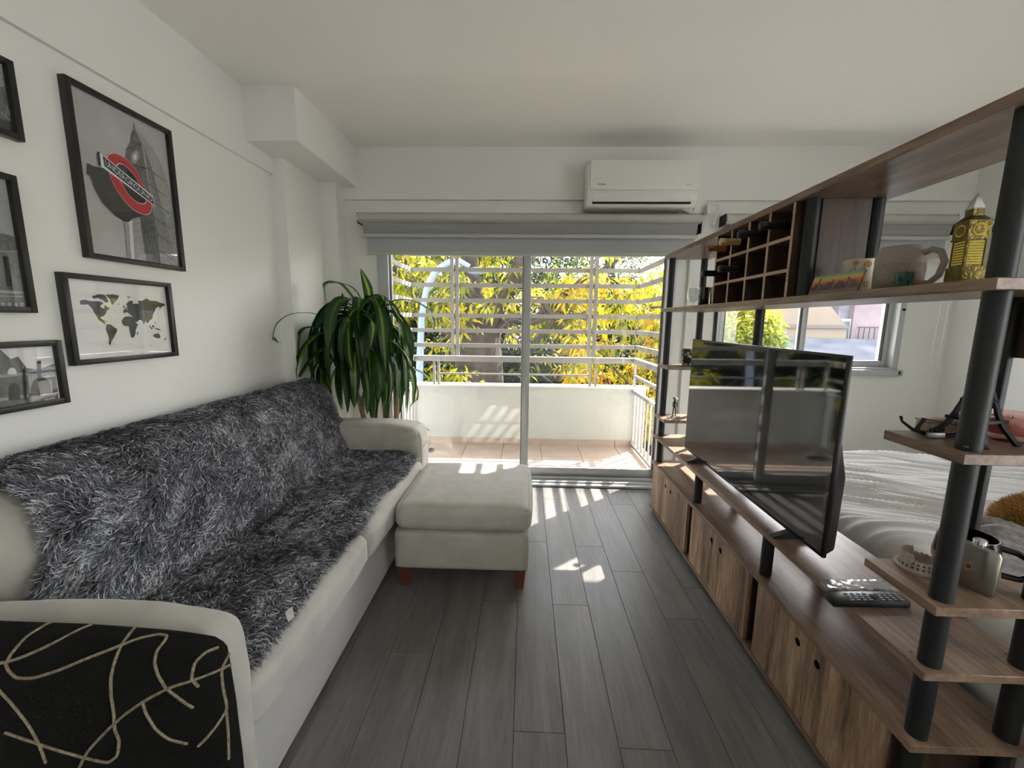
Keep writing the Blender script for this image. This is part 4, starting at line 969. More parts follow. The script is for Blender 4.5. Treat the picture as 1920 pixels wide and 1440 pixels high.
for px, py in ((1562, 1003), (1709, 1222), (1886, 1226)):
    c_ = az(px, py, .57); MB().lathe((c_.x, c_.y, .5702), [(.0035, 0), (0, .0004)], 8).build('screw_hole', BLKPL, un)
for y in (1.0, 1.6, 2.2): MB().lathe((.975, y, 1.4206), [(0, -.0004), (.006, 0)], 8, sx=.5).build('screw_hole', BLKPL, un)

# ------------------------------------------------------------------ wine bottles lying in the rack, necks out
BG1 = mat('bottle_dark', (14, 16, 14), .08, coat=.3); FOILS = {'amber': mat('foil_amber', (150, 96, 60), .35, .3), 'gold': mat('foil_gold', (196, 172, 112), .35, .3), 'dark': mat('foil_dark', (34, 34, 38), .35), 'black': mat('foil_black', (18, 18, 18), .4)}
LBL = mat('bottle_label', (190, 188, 184), .6)
def bottle(y, z, foil, label, tip=.85):
    t = thing('wine_bottle', (tip+.15, y, z-.038), label, 'bottle', 'bottles lying in the wine rack')
    def lx(prof, n=20):
        mb = MB(); V = []; F = []
        for r, x in prof:
            for k in range(n): V.append((tip+x, y+r*cos(2*pi*k/n), z+r*sin(2*pi*k/n)))
        for i in range(len(prof)-1):
            for k in range(n): k2 = (k+1) % n; F.append((i*n+k, i*n+k2, (i+1)*n+k2, (i+1)*n+k))
        F.append(tuple(range(n))); F.append(tuple(range((len(prof)-1)*n, len(prof)*n))); return mb.add(V, F)
    lx([(.013, .075), (.0135, .10), (.02, .125), (.034, .148), (.0375, .17), (.0375, .325), (.033, .333)]).build('glass_body', BG1, t, smooth=True)
    lx([(.013, 0), (.0152, .002), (.0152, .02), (.014, .022), (.0142, .085)]).build('neck_foil', FOILS[foil], t, smooth=True, angle=50)
    lx([(.0378, .20), (.0378, .29)]).build('paper_label', LBL, t, smooth=True)
ym = [(a+b)/2 for a, b in zip(ys, ys[1:])]     # from the near column to the far one
bottle(ym[3], 1.697, 'amber', 'wine bottle with amber foil in the top far corner of the rack', .845)
bottle(ym[2], 1.70, 'gold', 'wine bottle with pale gold foil in the top row of the rack', .835)
bottle(ym[1]+.0, 1.703, 'dark', 'dark wine bottle in the top row between the gold one and the near end', .84)
bottle(ym[0], 1.703, 'black', 'black wine bottle in the top near corner of the rack', .845)
bottle(ym[3], 1.583, 'black', 'black wine bottle in the middle row under the amber one', .83)
bottle(ym[2], 1.586, 'dark', 'dark wine bottle in the middle row under the gold one', .84)

# ------------------------------------------------------------------ television
tv = thing('television', (1.0, 1.862, .57), 'large black flat television standing on the shelving unit, its screen mirroring the balcony', 'television')
MB().box(.975, .99, 1.272, 2.452, .597, 1.258).build('casing', BLKPL, tv, bevel=.004)
MB().box(.9742, .9749, 1.280, 2.444, .612, 1.250).build('screen', SCREEN, tv)
MB().prism([(.99, 1.28, .60), (1.035, 1.30, .61), (1.04, 1.30, .86), (1.0, 1.29, .98), (.99, 1.28, 1.0)], (0, 1.14, 0)).build('rear_housing', BLKPL, tv, bevel=.008)
for y in (1.45, 2.27): MB().prism([(.92, y-.012, .571), (1.11, y-.012, .571), (1.11, y-.012, .578), (1.0, y-.012, .602), (.985, y-.012, .602), (.92, y-.012, .578)], (0, .024, 0)).build('stand_foot', BLKPL, tv)
MB().box(.9735, .975, 1.84, 1.88, .600, .607).build('logo_plate', SILV, tv)

# ------------------------------------------------------------------ things on the unit
SH = 1.445
# clock tower figurine
def sq(c, h, z0, z1, h2=None, a=.2):
    h2 = h if h2 is None else h2; P = []
    for hh, z in ((h, z0), (h2, z1)):
        for k in range(4):
            an = a+pi/4+k*pi/2; P.append((c[0]+hh*1.414*cos(an), c[1]+hh*1.414*sin(an), z))
    return P, [(3, 2, 1, 0), (4, 5, 6, 7)]+[(k, (k+1) % 4, 4+(k+1) % 4, 4+k) for k in range(4)]
cx, cy = .992, .995
bb = thing('clock_tower_figurine', (cx, cy, SH), 'small golden clock tower figurine with a silver spire on the shelf', 'figurine')
A = -.15
m1 = MB(); m1.add(*sq((cx, cy), .026, SH, SH+.042, .0255, A)); m1.build('plinth', GOLD, bb, bevel=.001)
m1 = MB(); m1.add(*sq((cx, cy), .0205, SH+.042, SH+.108, None, A))
for k in range(4):
    an = A+pi/4+k*pi/2; m1.tube([(cx+.029*cos(an), cy+.029*sin(an), SH+.042), (cx+.029*cos(an), cy+.029*sin(an), SH+.108)], .0022, 6)
m1.build('shaft', GOLD, bb)
for k in range(4):
    an = A+k*pi/2; n_ = Vector((cos(an), sin(an), 0)); t_ = Vector((-sin(an), cos(an), 0)); c0 = Vector((cx, cy, 0))+n_*.0208
    mb = MB()
    for i in range(9):
        z = SH+.047+i*.0066; mb.prism([c0+t_*-.0165+Vector((0, 0, z)), c0+t_*.0165+Vector((0, 0, z)), c0+t_*.0165+Vector((0, 0, z+.0042)), c0+t_*-.0165+Vector((0, 0, z+.0042))], n_*.0006)
    mb.build('window_rows', GOLDW, bb)
m1 = MB(); m1.add(*sq((cx, cy), .025, SH+.108, SH+.112, None, A)).add(*sq((cx, cy), .0235, SH+.112, SH+.15, None, A)).add(*sq((cx, cy), .025, SH+.15, SH+.153, None, A)); m1.build('clock_stage', GOLD, bb)
for k in range(4):
    an = A+k*pi/2; n_ = Vector((cos(an), sin(an), 0)); t_ = Vector((-sin(an), cos(an), 0)); c0 = Vector((cx, cy, SH+.131))+n_*.0236
    MB().prism([c0+t_*(.0155*cos(b))+Vector((0, 0, .0155*sin(b))) for b in [i*2*pi/18 for i in range(18)]], n_*.0008).build('clock_face', GOLDW, bb)
    MB().prism([c0+n_*.001+t_*(.011*cos(b))+Vector((0, 0, .011*sin(b))) for b in [i*2*pi/16 for i in range(16)]], n_*.0006).build('clock_dial', GOLD, bb)
m1 = MB(); m1.add(*sq((cx, cy), .0235, SH+.153, SH+.166, .013, A)).add(*sq((cx, cy), .012, SH+.166, SH+.182, None, A)); m1.build('roof', GOLD, bb)
m1 = MB(); m1.add(*sq((cx, cy), .0135, SH+.182, SH+.185, None, A)).add(*sq((cx, cy), .0125, SH+.185, SH+.222, .0006, A)); m1.build('spire', SILV, bb)
bb.scale = (.88, .88, .88)
# stone beer mug
STONE = mat('stoneware', (142, 128, 116), .7, noise_s=30, noise_a=.25, bump=1.0, bump_s=34)
STONE2 = mat('stoneware_plain', (150, 138, 126), .55)
mx_, my_ = 1.0, 1.175
mg = thing('beer_mug', (mx_, my_, SH), 'large brown stoneware mug with a relief pattern and a thick handle', 'mug')
MB().lathe((mx_, my_, SH), [(.046, 0), (.052, .004), (.053, .05), (.052, .066)], 36).build('relief_body', STONE, mg, smooth=True, angle=60)
MB().lathe((mx_, my_, SH), [(.052, .066), (.0535, .076), (.052, .088), (.045, .103), (.0435, .112), (.041, .112), (.042, .10), (.048, .08), (.046, .01), (0, .008)], 36).build('neck', STONE2, mg, smooth=True, angle=60)
MB().tube([(mx_+a*.35, my_-a, SH+z) for a, z in ((.045, .088), (.062, .096), (.080, .088), (.089, .062), (.082, .03), (.066, .013), (.046, .014))], .0075, 12).build('handle', STONE2, mg, smooth=True)
# small green cup
GRN = mat('green_glaze', (62, 106, 92), .3); GRD = mat('dark_green_print', (26, 52, 48), .4)
gx, gy = .965, 1.115
gc = thing('green_cup', (gx, gy, SH), 'small green printed cup in front of the stoneware mug', 'cup')
MB().lathe((gx, gy, SH), [(.013, 0), (.0145, .001), (.0205, .038), (.019, .038), (.0135, .004), (0, .003)], 28).build('body', GRN, gc, smooth=True, angle=50)
mb = MB()
for k in range(9):
    a = -2.9+k*.33; w_ = .09+.05*(k % 3 == 0); z0 = SH+(.006 if k % 2 else .016); z1 = z0+.012+.006*(k % 3)
    for aa in (a,):
        P = []
        for an, z in ((aa, z0), (aa+w_*2, z0), (aa+w_*2, z1), (aa, z1)):
            r = .0147+(z-SH)/.038*.0061; P.append((gx+r*cos(an), gy+r*sin(an), z))
        mb.poly(P)
mb.build('printed_scene', GRD, gc)
# white mug with an animal line drawing
WMUG = mat('white_glaze', (188, 182, 166), .3); ORG = mat('orange_spot', (168, 128, 60), .4)
wx, wy = 1.045, 1.37
wm = thing('white_mug', (wx, wy, SH), 'white mug with a line drawing and orange spots behind the painted tile', 'mug')
MB().lathe((wx, wy, SH), [(.040, 0), (.044, .004), (.046, .105), (.043, .105), (.041, .008), (0, .006)], 36).build('body', WMUG, wm, smooth=True, angle=50)
def onmug(cx_, cy_, r, pts, rad, name, m_, par, closed=False):
    P = [(cx_+(r+.0004)*cos(a), cy_+(r+.0004)*sin(a), SH+z) for a, z in pts]
    MB().tube(P, rad, 6).build(name, m_, par, smooth=True)
onmug(wx, wy, .045, [(-2.9, .055), (-2.75, .07), (-2.6, .074), (-2.5, .09), (-2.42, .07), (-2.3, .066), (-2.15, .07), (-2.0, .092), (-1.95, .07), (-1.98, .05)], .0008, 'line_drawing', FOILS['black'], wm)
onmug(wx, wy, .045, [(-2.75, .06), (-2.65, .064), (-2.55, .06)], .0008, 'line_drawing', FOILS['black'], wm)
for a, z, r in ((-2.45, .093, .008), (-1.8, .088, .010), (-1.7, .03, .008)):
    MB().prism([(wx+.0461*cos(a+r/.046*cos(b)), wy+.0461*sin(a+r/.046*cos(b)), SH+z+r*sin(b)) for b in [i*2*pi/14 for i in range(14)]], (.0004*cos(a), .0004*sin(a), 0)).build('orange_spot', ORG, wm)
# painted tile with a skyline
ti = thing('painted_tile', (.955, 1.30, SH), 'small painted tile with a sunset skyline leaning on the shelf', 'tile')
TG = bpy.data.materials.new('sunset_print'); TG.use_nodes = True; n = TG.node_tree; b = n.nodes['Principled BSDF']; tc = n.nodes.new('ShaderNodeTexCoord'); sx_ = n.nodes.new('ShaderNodeSeparateXYZ'); n.links.new(tc.outputs['Object'], sx_.inputs[0])
r = n.nodes.new('ShaderNodeValToRGB'); e = r.color_ramp.elements; e[0].position = 0; e[0].color = lin((120, 108, 96)); e[1].position = 1; e[1].color = lin((96, 130, 128))
for p, c in ((.35, (140, 100, 84)), (.55, (190, 110, 80)), (.72, (206, 176, 96)), (.86, (130, 160, 120))): k = e.new(p); k.color = lin(c)
mr = n.nodes.new('ShaderNodeMapRange'); mr.inputs[2].default_value = .066; n.links.new(sx_.outputs['Z'], mr.inputs[0]); n.links.new(mr.outputs[0], r.inputs[0]); n.links.new(r.outputs[0], b.inputs['Base Color']); b.inputs['Roughness'].default_value = .35
TB, TR_ = Vector((.935, 1.43, SH+.001)), Vector((.942, 1.235, SH+.001)); td = (TR_-TB).normalized(); tn_ = Vector((-td.y, td.x, 0)); tn_ = -tn_ if tn_.x < 0 else tn_
up_ = (Vector((0, 0, 1))*.96+tn_*.28).normalized(); Lt = .195
MB().prism([TB, TB+td*Lt, TB+td*Lt+up_*.062, TB+up_*.062], tn_*.006).build('slab', TG, ti, origin=(TB.x, TB.y, SH))
mb = MB(); fr_ = -up_.cross(td).normalized(); fr_ = fr_ if fr_.dot(tn_) < 0 else -fr_
for k in range(16):
    h = .012+.012*abs(sin(k*2.3))+(.014 if k % 5 == 2 else 0); a_ = .006+k*.0116; w_ = .006 if k % 5 == 2 else .0105
    mb.prism([TB+td*a_+up_*.012+fr_*.0004, TB+td*(a_+w_)+up_*.012+fr_*.0004, TB+td*(a_+w_)+up_*(.012+h)+fr_*.0004, TB+td*(a_+w_/2)+up_*(.015+h)+fr_*.0004, TB+td*a_+up_*(.012+h)+fr_*.0004], fr_*.0003)
mb.build('skyline', mat('skyline_paint', (92, 82, 74), .6), ti)
# tall printed drinking glass behind the figurine
tx_, ty_ = 1.085, 1.03
tg = thing('tall_glass', (tx_, ty_, SH), 'tall clear glass printed with black scrolls beside the golden tower', 'glass')
MB().lathe((tx_, ty_, SH), [(.020, 0), (.022, .003), (.026, .155), (.0245, .155), (.0205, .008), (0, .008)], 32).build('glass', CGLASS, tg, smooth=True, angle=60)
IR = mat('black_print', (30, 24, 28), .5)
def scroll(a0, z0, s_):
    P = [(a0, z0), (a0+.25*s_, z0+.008), (a0+.6*s_, z0+.02), (a0+.55*s_, z0+.034), (a0+.25*s_, z0+.036), (a0+.2*s_, z0+.027), (a0+.38*s_, z0+.024)]
    onmug(tx_, ty_, .0245, P, .0012, 'printed_scroll', IR, tg)
for a0, z0, s_ in ((-1.75, .05, 1), (-1.75, .05, -1), (-1.7, .085, 1), (-1.8, .09, -1), (-1.2, .07, .8), (-1.0, .1, .7), (-2.3, .1, -.7)): scroll(a0, z0, s_)
onmug(tx_, ty_, .0235, [(-1.75, .028), (-1.75, .05)], .0012, 'printed_scroll', IR, tg)
MB().prism([(tx_+.0232*cos(a), ty_+.0232*sin(a), SH+z) for a, z in ((-2.1, .03), (-1.4, .03), (-1.45, .014), (-1.75, .009), (-2.05, .014))], (0, -.0006, 0)).build('printed_shield', mat('dark_red_print', (92, 34, 40), .5), tg)
# framed glass plate at the near end
pf = thing('photo_stand', (1.09, .935, SH), 'grey photo plate behind the near post on the shelf, cut by the right edge', 'picture')
MB().prism([(1.05, .955, SH), (1.2, .955, SH), (1.2, .985, SH+.20), (1.05, .985, SH+.20)], (0, .006, 0)).build('plate', mat('grey_photo', (118, 116, 104), .4, noise_s=14, noise_a=.5), pf)
MB().prism([(1.09, .962, SH), (1.12, .962, SH), (1.12, 1.02, SH), (1.09, 1.02, SH)], (0, 0, .003)).build('stand_foot', BLKPL, pf)
# snifter and dark cups by the far end
sx0, sy0 = .955, 2.44
sn = thing('snifter_glass', (sx0, sy0, SH), 'clear round-bellied brandy glass near the far end of the shelf', 'glass')
MB().lathe((sx0, sy0, SH), [(.024, 0), (.024, .003), (.005, .006), (.005, .018), (.022, .03), (.034, .052), (.034, .068), (.026, .104), (.0245, .104), (.0325, .068), (.032, .053), (.02, .032), (0, .022)], 32).build('glass', CGLASS, sn, smooth=True, angle=60)
def cup(x, y, r, h, m_, label, extra=None):
    t = thing('dark_cup', (x, y, SH), label, 'cup')
    MB().lathe((x, y, SH), [(r*.85, 0), (r*.9, .003), (r, h), (r*.93, h), (r*.82, .006), (0, .005)], 28).build('body', m_, t, smooth=True, angle=50); return t
DG = glassmat('smoked_glass', (.16, .16, .16), .08)
t = cup(1.0, 2.40, .03, .103, DG, 'smoked dark tumbler beside the brandy glass')
MB().lathe((1.0, 2.40, SH), [(.0255, .008), (.027, .045), (0, .045)], 24).build('drink', mat('dark_drink', (60, 56, 40), .3), t, smooth=True)
t = cup(1.03, 2.32, .032, .098, mat('black_glaze', (26, 26, 28), .15), 'black mug with an orange emblem next to the wine rack')
MB().prism([(1.03+.032*cos(a), 2.32+.032*sin(a), SH+z) for a, z in [(-2.5+.28*cos(b), .072+.011*sin(b)) for b in [i*2*pi/12 for i in range(12)]]], (-.0008, -.0008, 0)).build('emblem', ORG, t)
MB().tube([(1.052, 2.30, SH+.08), (1.075, 2.288, SH+.075), (1.078, 2.286, SH+.04), (1.055, 2.298, SH+.02)], .005, 8).build('handle', mat('white_glaze2', (180, 180, 176), .3), t, smooth=True)
# patterned cup and metal figurine on the small far shelves
SP = bpy.data.materials.new('skull_print'); SP.use_nodes = True; n = SP.node_tree; b = n.nodes['Principled BSDF']; tc = n.nodes.new('ShaderNodeTexCoord'); vo = n.nodes.new('ShaderNodeTexVoronoi'); vo.inputs['Scale'].default_value = 42
n.links.new(tc.outputs['Object'], vo.inputs[0]); r = n.nodes.new('ShaderNodeValToRGB'); r.color_ramp.elements[0].position = .3; r.color_ramp.elements[0].color = lin((186, 182, 172)); r.color_ramp.elements[1].position = .5; r.color_ramp.elements[1].color = lin((40, 40, 42))
n.links.new(vo.outputs['Distance'], r.inputs[0]); n.links.new(r.outputs[0], b.inputs['Base Color']); b.inputs['Roughness'].default_value = .3
t = thing('patterned_cup', (1.075, 2.76, 1.072), 'black and white patterned cup on the small far shelf by the television corner', 'cup')
MB().lathe((1.075, 2.76, 1.072), [(.030, 0), (.035, .004), (.043, .108), (.0405, .108), (.032, .008), (0, .006)], 30).build('body', SP, t, smooth=True, angle=50)
MB().tube([(1.112, 2.745, 1.16), (1.14, 2.735, 1.155), (1.145, 2.733, 1.11), (1.12, 2.742, 1.09)], .006, 8).build('handle', BLKPL, t, smooth=True)
t = thing('metal_figurine', (1.01, 2.76, .717), 'thin metal figurine on a round base on the lower far shelf', 'figurine')
DM = mat('dark_pewter', (92, 90, 86), .35, .9)
MB().lathe((1.012, 2.76, .717), [(.045, 0), (.045, .004), (.03, .010), (0, .012)], 28).build('base', mat('clear_base', (150, 150, 146), .15, .6), t, smooth=True, angle=40)
mb = MB(); X, Y, Z = 1.012, 2.76, .729
for s_ in (-1, 1):
    mb.tube([(X+s_*.009, Y, Z), (X+s_*.008, Y, Z+.03), (X+s_*.005, Y, Z+.06)], [.004, .0045, .005], 8)
    mb.tube([(X+s_*.008, Y, Z+.094), (X+s_*.016, Y-.004, Z+.078), (X+s_*.012, Y-.01, Z+.062)], .003, 8)
mb.tube([(X, Y, Z+.055), (X, Y, Z+.075), (X, Y, Z+.098), (X, Y, Z+.104)], [.009, .008, .011, .004], 10); mb.build('body', DM, t, smooth=True)
mb = MB(); mb.sphere((X, Y, Z+.113), (.010, .010, .011), 8); mb.lathe((X, Y, Z+.117), [(.0, .012), (.011, .008), (.012, .003), (.022, 0), (.012, -.001)], 16); mb.build('hat_and_head', DM, t, smooth=True)
# small iron tower, bow and candle on the near upper shelf
ES = 1.087
IRN = mat('dark_iron_cast', (34, 32, 32), .45, .6)
t = thing('iron_tower_model', (1.00, .95, ES), 'dark metal lattice tower model half hidden behind the near post', 'figurine')
ex, ey = 1.033, .955
for i in range(4):
    a = pi/4+i*pi/2+.25; c_, s_ = cos(a), sin(a)
    MB().tube([(ex+.072*c_, ey+.072*s_, ES), (ex+.066*c_, ey+.066*s_, ES+.008), (ex+.044*c_, ey+.044*s_, ES+.04), (ex+.034*c_, ey+.034*s_, ES+.065), (ex+.018*c_, ey+.018*s_, ES+.12), (ex+.006*c_, ey+.006*s_, ES+.2)], [.008, .006, .006, .006, .004, .003], 4).build('leg', IRN, t)
for h_, z_, e_ in ((.036, .05, .007), (.022, .095, .005), (.006, .2, .006)): MB().add(*sq((ex, ey), h_, ES+z_, ES+z_+e_, None, .25)).build('platform', IRN, t)
MB().tube([(ex, ey, ES+.206), (ex, ey, ES+.245)], [.003, .001], 6).build('mast', IRN, t)
t = thing('miniature_crossbow', (.985, 1.005, ES), 'small dark metal crossbow ornament at the left corner of the near upper shelf', 'ornament')
Zc_ = ES+.008
MB().tube([(.925, 1.02, Zc_+.034), (.922, 1.012, Zc_+.024), (.94, 1.0, Zc_+.006), (.965, .985, Zc_), (1.0, .975, Zc_), (1.03, .975, Zc_+.004)], [.0035, .003, .004, .006, .005, .004], 8).build('bow', IRN, t, smooth=True)
MB().tube([(.945, .998, Zc_+.006), (.955, 1.0, Zc_+.022), (.962, 1.0, Zc_+.034)], [.005, .004, .005], 8).build('arm', IRN, t, smooth=True)
MB().tube([(.962, 1.0, Zc_+.034), (1.03, .985, Zc_+.022)], .0008, 5).build('string', BLKPL, t)
MB().box(.952, .99, .972, .98, Zc_-.006, Zc_+.006).build('name_plate', mat('pewter', (140, 138, 130), .4, .7), t, bevel=.001)
mb = MB()
for k in range(4): mb.sphere((.967+k*.009, .984, Zc_+.010+.002*(k % 2)), (.004, .004, .006), 6)
mb.build('trim', IRN, t, smooth=True)
t = thing('wooden_box', (1.1, 1.03, ES), 'small pale wooden box behind the crossbow ornament', 'box')
MB().box(.985, 1.18, 1.012, 1.045, ES, ES+.028).build('box_body', W_SL, t, bevel=.002); MB().box(.983, 1.182, 1.010, 1.047, ES+.029, ES+.036).build('lid', W_SL, t, bevel=.002)
t = thing('pink_candle', (1.125, .985, ES), 'pink candle in a clear glass on the near upper shelf', 'candle')
kx, ky = 1.125, .965
MB().lathe((kx, ky, ES), [(.026, 0), (.036, .012), (.042, .04), (.041, .068), (.0385, .068), (.0395, .04), (.034, .018), (0, .012)], 36).build('glass', glassmat('pink_glass', (1, .86, .86), .08), t, smooth=True, angle=60)
MB().lathe((kx, ky, ES), [(0, .0135), (.032, .0185), (.0385, .040), (.038, .052), (0, .052)], 30).build('wax', mat('pink_wax', (196, 140, 136), .5, sheen=.2), t, smooth=True, angle=50)
MB().tube([(kx, ky, ES+.052), (kx, ky, ES+.06)], .001, 5).build('wick', BLKPL, t)
t = thing('metal_ornament', (1.185, .93, ES), 'small silver beaded ornament beside the pink candle at the right edge', 'ornament')
mb = MB()
for k in range(7): mb.sphere((1.186+.008*cos(k*1.3), .925+.008*sin(k*1.3), ES+.01+k*.012), .0095, 7)
mb.build('beads', mat('old_silver', (130, 128, 124), .25, .9), t, smooth=True); MB().lathe((1.186, .925, ES), [(.016, 0), (.014, .006), (0, .007)], 16).build('base', GOLD, t, smooth=True)
# near lower shelf: ruin model, hip flask, travel mug
FS = .735
t = thing('ruin_model', (1.02, 1.015, FS), 'small cream model of a ruined round arena on the near lower shelf', 'figurine')
RU = mat('cream_stone', (168, 156, 144), .8, noise_s=50, noise_a=.2, bump=.6, bump_s=90)
MB().lathe((1.018, 1.01, FS), [(.047, 0), (.048, .004), (.042, .006), (.03, .006), (0, .004)], 36).build('base', RU, t, smooth=True, angle=30)
n_ = 44; V = []; F = []
for k in range(n_+1):
    a = 2*pi*k/n_; h = .026+(.014 if 1.2 < a < 3.6 else 0)+(.004*(k % 2)); 
    for r, z in ((.041, .005), (.036, h), (.0325, h), (.034, .005)): V.append((1.018+r*cos(a), 1.01+r*sin(a), FS+z))
for k in range(n_):
    for j in range(4): F.append((k*4+j, k*4+(j+1) % 4, k*4+4+(j+1) % 4, k*4+4+j))
MB().add(V, F).build('arena_wall', RU, t)
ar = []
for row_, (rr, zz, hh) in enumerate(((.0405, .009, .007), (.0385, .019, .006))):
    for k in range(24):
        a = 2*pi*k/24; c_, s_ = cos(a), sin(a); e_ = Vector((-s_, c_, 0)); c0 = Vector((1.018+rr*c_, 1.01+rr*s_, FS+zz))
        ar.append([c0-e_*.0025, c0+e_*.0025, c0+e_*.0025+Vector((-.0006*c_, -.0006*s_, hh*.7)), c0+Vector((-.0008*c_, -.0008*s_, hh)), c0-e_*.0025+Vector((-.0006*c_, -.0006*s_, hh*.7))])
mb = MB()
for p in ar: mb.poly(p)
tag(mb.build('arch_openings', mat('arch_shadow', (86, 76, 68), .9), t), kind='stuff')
t = thing('hip_flask', (1.085, .93, FS), 'brushed steel hip flask with a small round emblem on the near lower shelf', 'flask')
fa = Vector((.104, .947, 0)); f0, f1 = Vector((1.064, .968, FS)), Vector((1.080, .893, FS)); fd = (f1-f0).normalized(); fn = Vector((-fd.y, fd.x, 0)); fn = fn if fn.x < 0 else -fn
V = []; F = []; n_ = 28; cc = (f0+f1)/2; hw = (f1-f0).length/2
for z, k_ in ((0, .93), (.004, 1), (.098, 1), (.106, .9), (.1062, .0)):
    for i in range(n_):
        a = 2*pi*i/n_; u = math.copysign(abs(cos(a))**.6, cos(a))*hw*k_; v = math.copysign(abs(sin(a))**.9, sin(a))*.0115*k_
        V.append(cc+fd*u+fn*(v+.005*(1-(u/hw)**2))+Vector((0, 0, z)))
for j in range(4):
    for i in range(n_): i2 = (i+1) % n_; F.append((j*n_+i, j*n_+i2, (j+1)*n_+i2, (j+1)*n_+i))
F.append(tuple(range(n_))); MB().add(V, F).build('body', STEEL, t, smooth=True, angle=40)
cp = cc-fd*.003; MB().lathe((cp.x, cp.y, FS+.106), [(.008, 0), (.008, .004), (.0125, .005), (.0125, .014), (.011, .016), (0, .016)], 22).build('screw_cap', SILV, t, smooth=True, angle=40)
em = cc+fn*.0172-fd*.005+Vector((0, 0, .055))
ep = lambda r, n__=18, dx=0, dz=0, o=0: [em+fn*o+fd*(dx+r*cos(b))+Vector((0, 0, dz+r*sin(b))) for b in [i*2*pi/n__ for i in range(n__)]]
MB().prism(ep(.0085), fn*.0005).build('emblem_ring', mat('pale_copper', (196, 160, 128), .4, .4), t)
MB().prism(ep(.0055, o=.0006), fn*.0003).build('emblem_disc', mat('emblem_brown', (92, 60, 44), .5), t)
mb = MB()
for dx, dz in ((-.012, .004), (.012, .0), (.003, .012), (-.003, -.01)): mb.prism(ep(.003, 6, dx, dz), fn*.0004)
mb.build('emblem_rays', MATS['pale_copper'], t)
t = thing('travel_mug', (1.13, 1.0, FS), 'black insulated mug with a handle behind the hip flask', 'mug')
BM = mat('mug_black', (22, 24, 28), .25)
MB().lathe((1.112, .995, FS), [(.040, 0), (.050, .004), (.058, .03), (.060, .05), (.056, .085), (.052, .10), (.049, .10), (.053, .08), (.05, .02), (0, .015)], 40).build('body', BM, t, smooth=True, angle=50)
MB().lathe((1.112, .995, FS), [(.0575, .026), (.0592, .028), (.0610, .044), (.0602, .046)], 40).build('copper_band', mat('copper', (176, 124, 82), .35, .5), t, smooth=True)
MB().lathe((1.112, .995, FS), [(.0517, .100), (.0517, .103), (.0492, .103), (.0492, .100)], 40).build('rim', SILV, t, smooth=True)
MB().tube([(1.155, .965, FS+.085), (1.175, .945, FS+.083), (1.192, .925, FS+.07), (1.194, .922, FS+.04), (1.18, .935, FS+.022), (1.16, .955, FS+.02)], .0075, 10).build('handle', BM, t, smooth=True)
# remote control and a wrapped packet on the long shelf
CS = .57
t = thing('remote_control', (.985, 1.10, CS), 'black remote control lying across the edge of the long lower shelf', 'remote control')
R0 = [az(1543, 1108, .588), az(1690, 1108, .588), az(1710, 1129, .588), az(1565, 1129, .588)]
cr = sum(R0, Vector())/4; R0 = [cr+(p-cr)*.98 for p in R0]
B0 = [Vector((p.x+(cr.x-p.x)*-.02, p.y, CS+.001)) for p in R0]
V = R0+B0; MB().add(V, [(0, 1, 2, 3), (7, 6, 5, 4), (0, 4, 5, 1), (1, 5, 6, 2), (2, 6, 7, 3), (3, 7, 4, 0)]).build('body', BLKPL, t, bevel=.002)
u_ = (R0[1]-R0[0]); v_ = (R0[3]-R0[0]); KB = mat('remote_key', (120, 122, 128), .5); KR = mat('remote_red', (180, 50, 50), .5)
for i in range(9):
    for j in range(4):
        if i in (4,) : continue
        a, b_ = .22+i*.078, .2+j*.19; c0 = R0[0]+u_*a+v_*b_+Vector((0, 0, .0002)); e1, e2 = u_*.045, v_*.10
        MB().prism([c0, c0+e1, c0+e1+e2, c0+e2], (0, 0, .0012)).build('button', KR if (i == 7 and j == 3) else KB, t)
c0 = R0[0]+u_*.555+v_*.5; MB().lathe((c0.x, c0.y, c0.z), [(.009, 0), (.009, .0015), (.004, .0016), (.004, .001), (0, .001)], 18).build('navigation_ring', mat('ring_black', (30, 30, 32), .2), t, smooth=True)
t = thing('wrapped_packet', (1.0, 1.165, CS), 'clear plastic-wrapped white packet lying beside the remote control', 'packet')
P0 = [az(1537, 1088, .577), az(1650, 1088, .577), az(1678, 1104, .577), az(1550, 1104, .577)]
MB().add([p for p in P0]+[Vector((p.x, p.y, CS+.0005)) for p in P0], [(0, 1, 2, 3), (7, 6, 5, 4), (0, 4, 5, 1), (1, 5, 6, 2), (2, 6, 7, 3), (3, 7, 4, 0)]).build('contents', mat('white_card', (176, 176, 176), .5), t, bevel=.001)
V = []; F = []; NX, NY = 30, 8
for j in range(NY+1):
    for i in range(NX+1):
        a, b_ = i/NX*1.06-.03, j/NY*1.3-.15; p = P0[0].lerp(P0[1], a).lerp(P0[3].lerp(P0[2], a), b_); V.append(p+Vector((0, 0, .003+.0035*noise.noise(Vector((a*22, b_*6, 0)))-(.006 if j in (0, NY) else 0))))
for j in range(NY):
    for i in range(NX): F.append((j*(NX+1)+i, j*(NX+1)+i+1, (j+1)*(NX+1)+i+1, (j+1)*(NX+1)+i))
MB().add(V, F).build('plastic_film', glassmat('plastic_film', (.92, .92, .93), .35, .12), t, smooth=True)

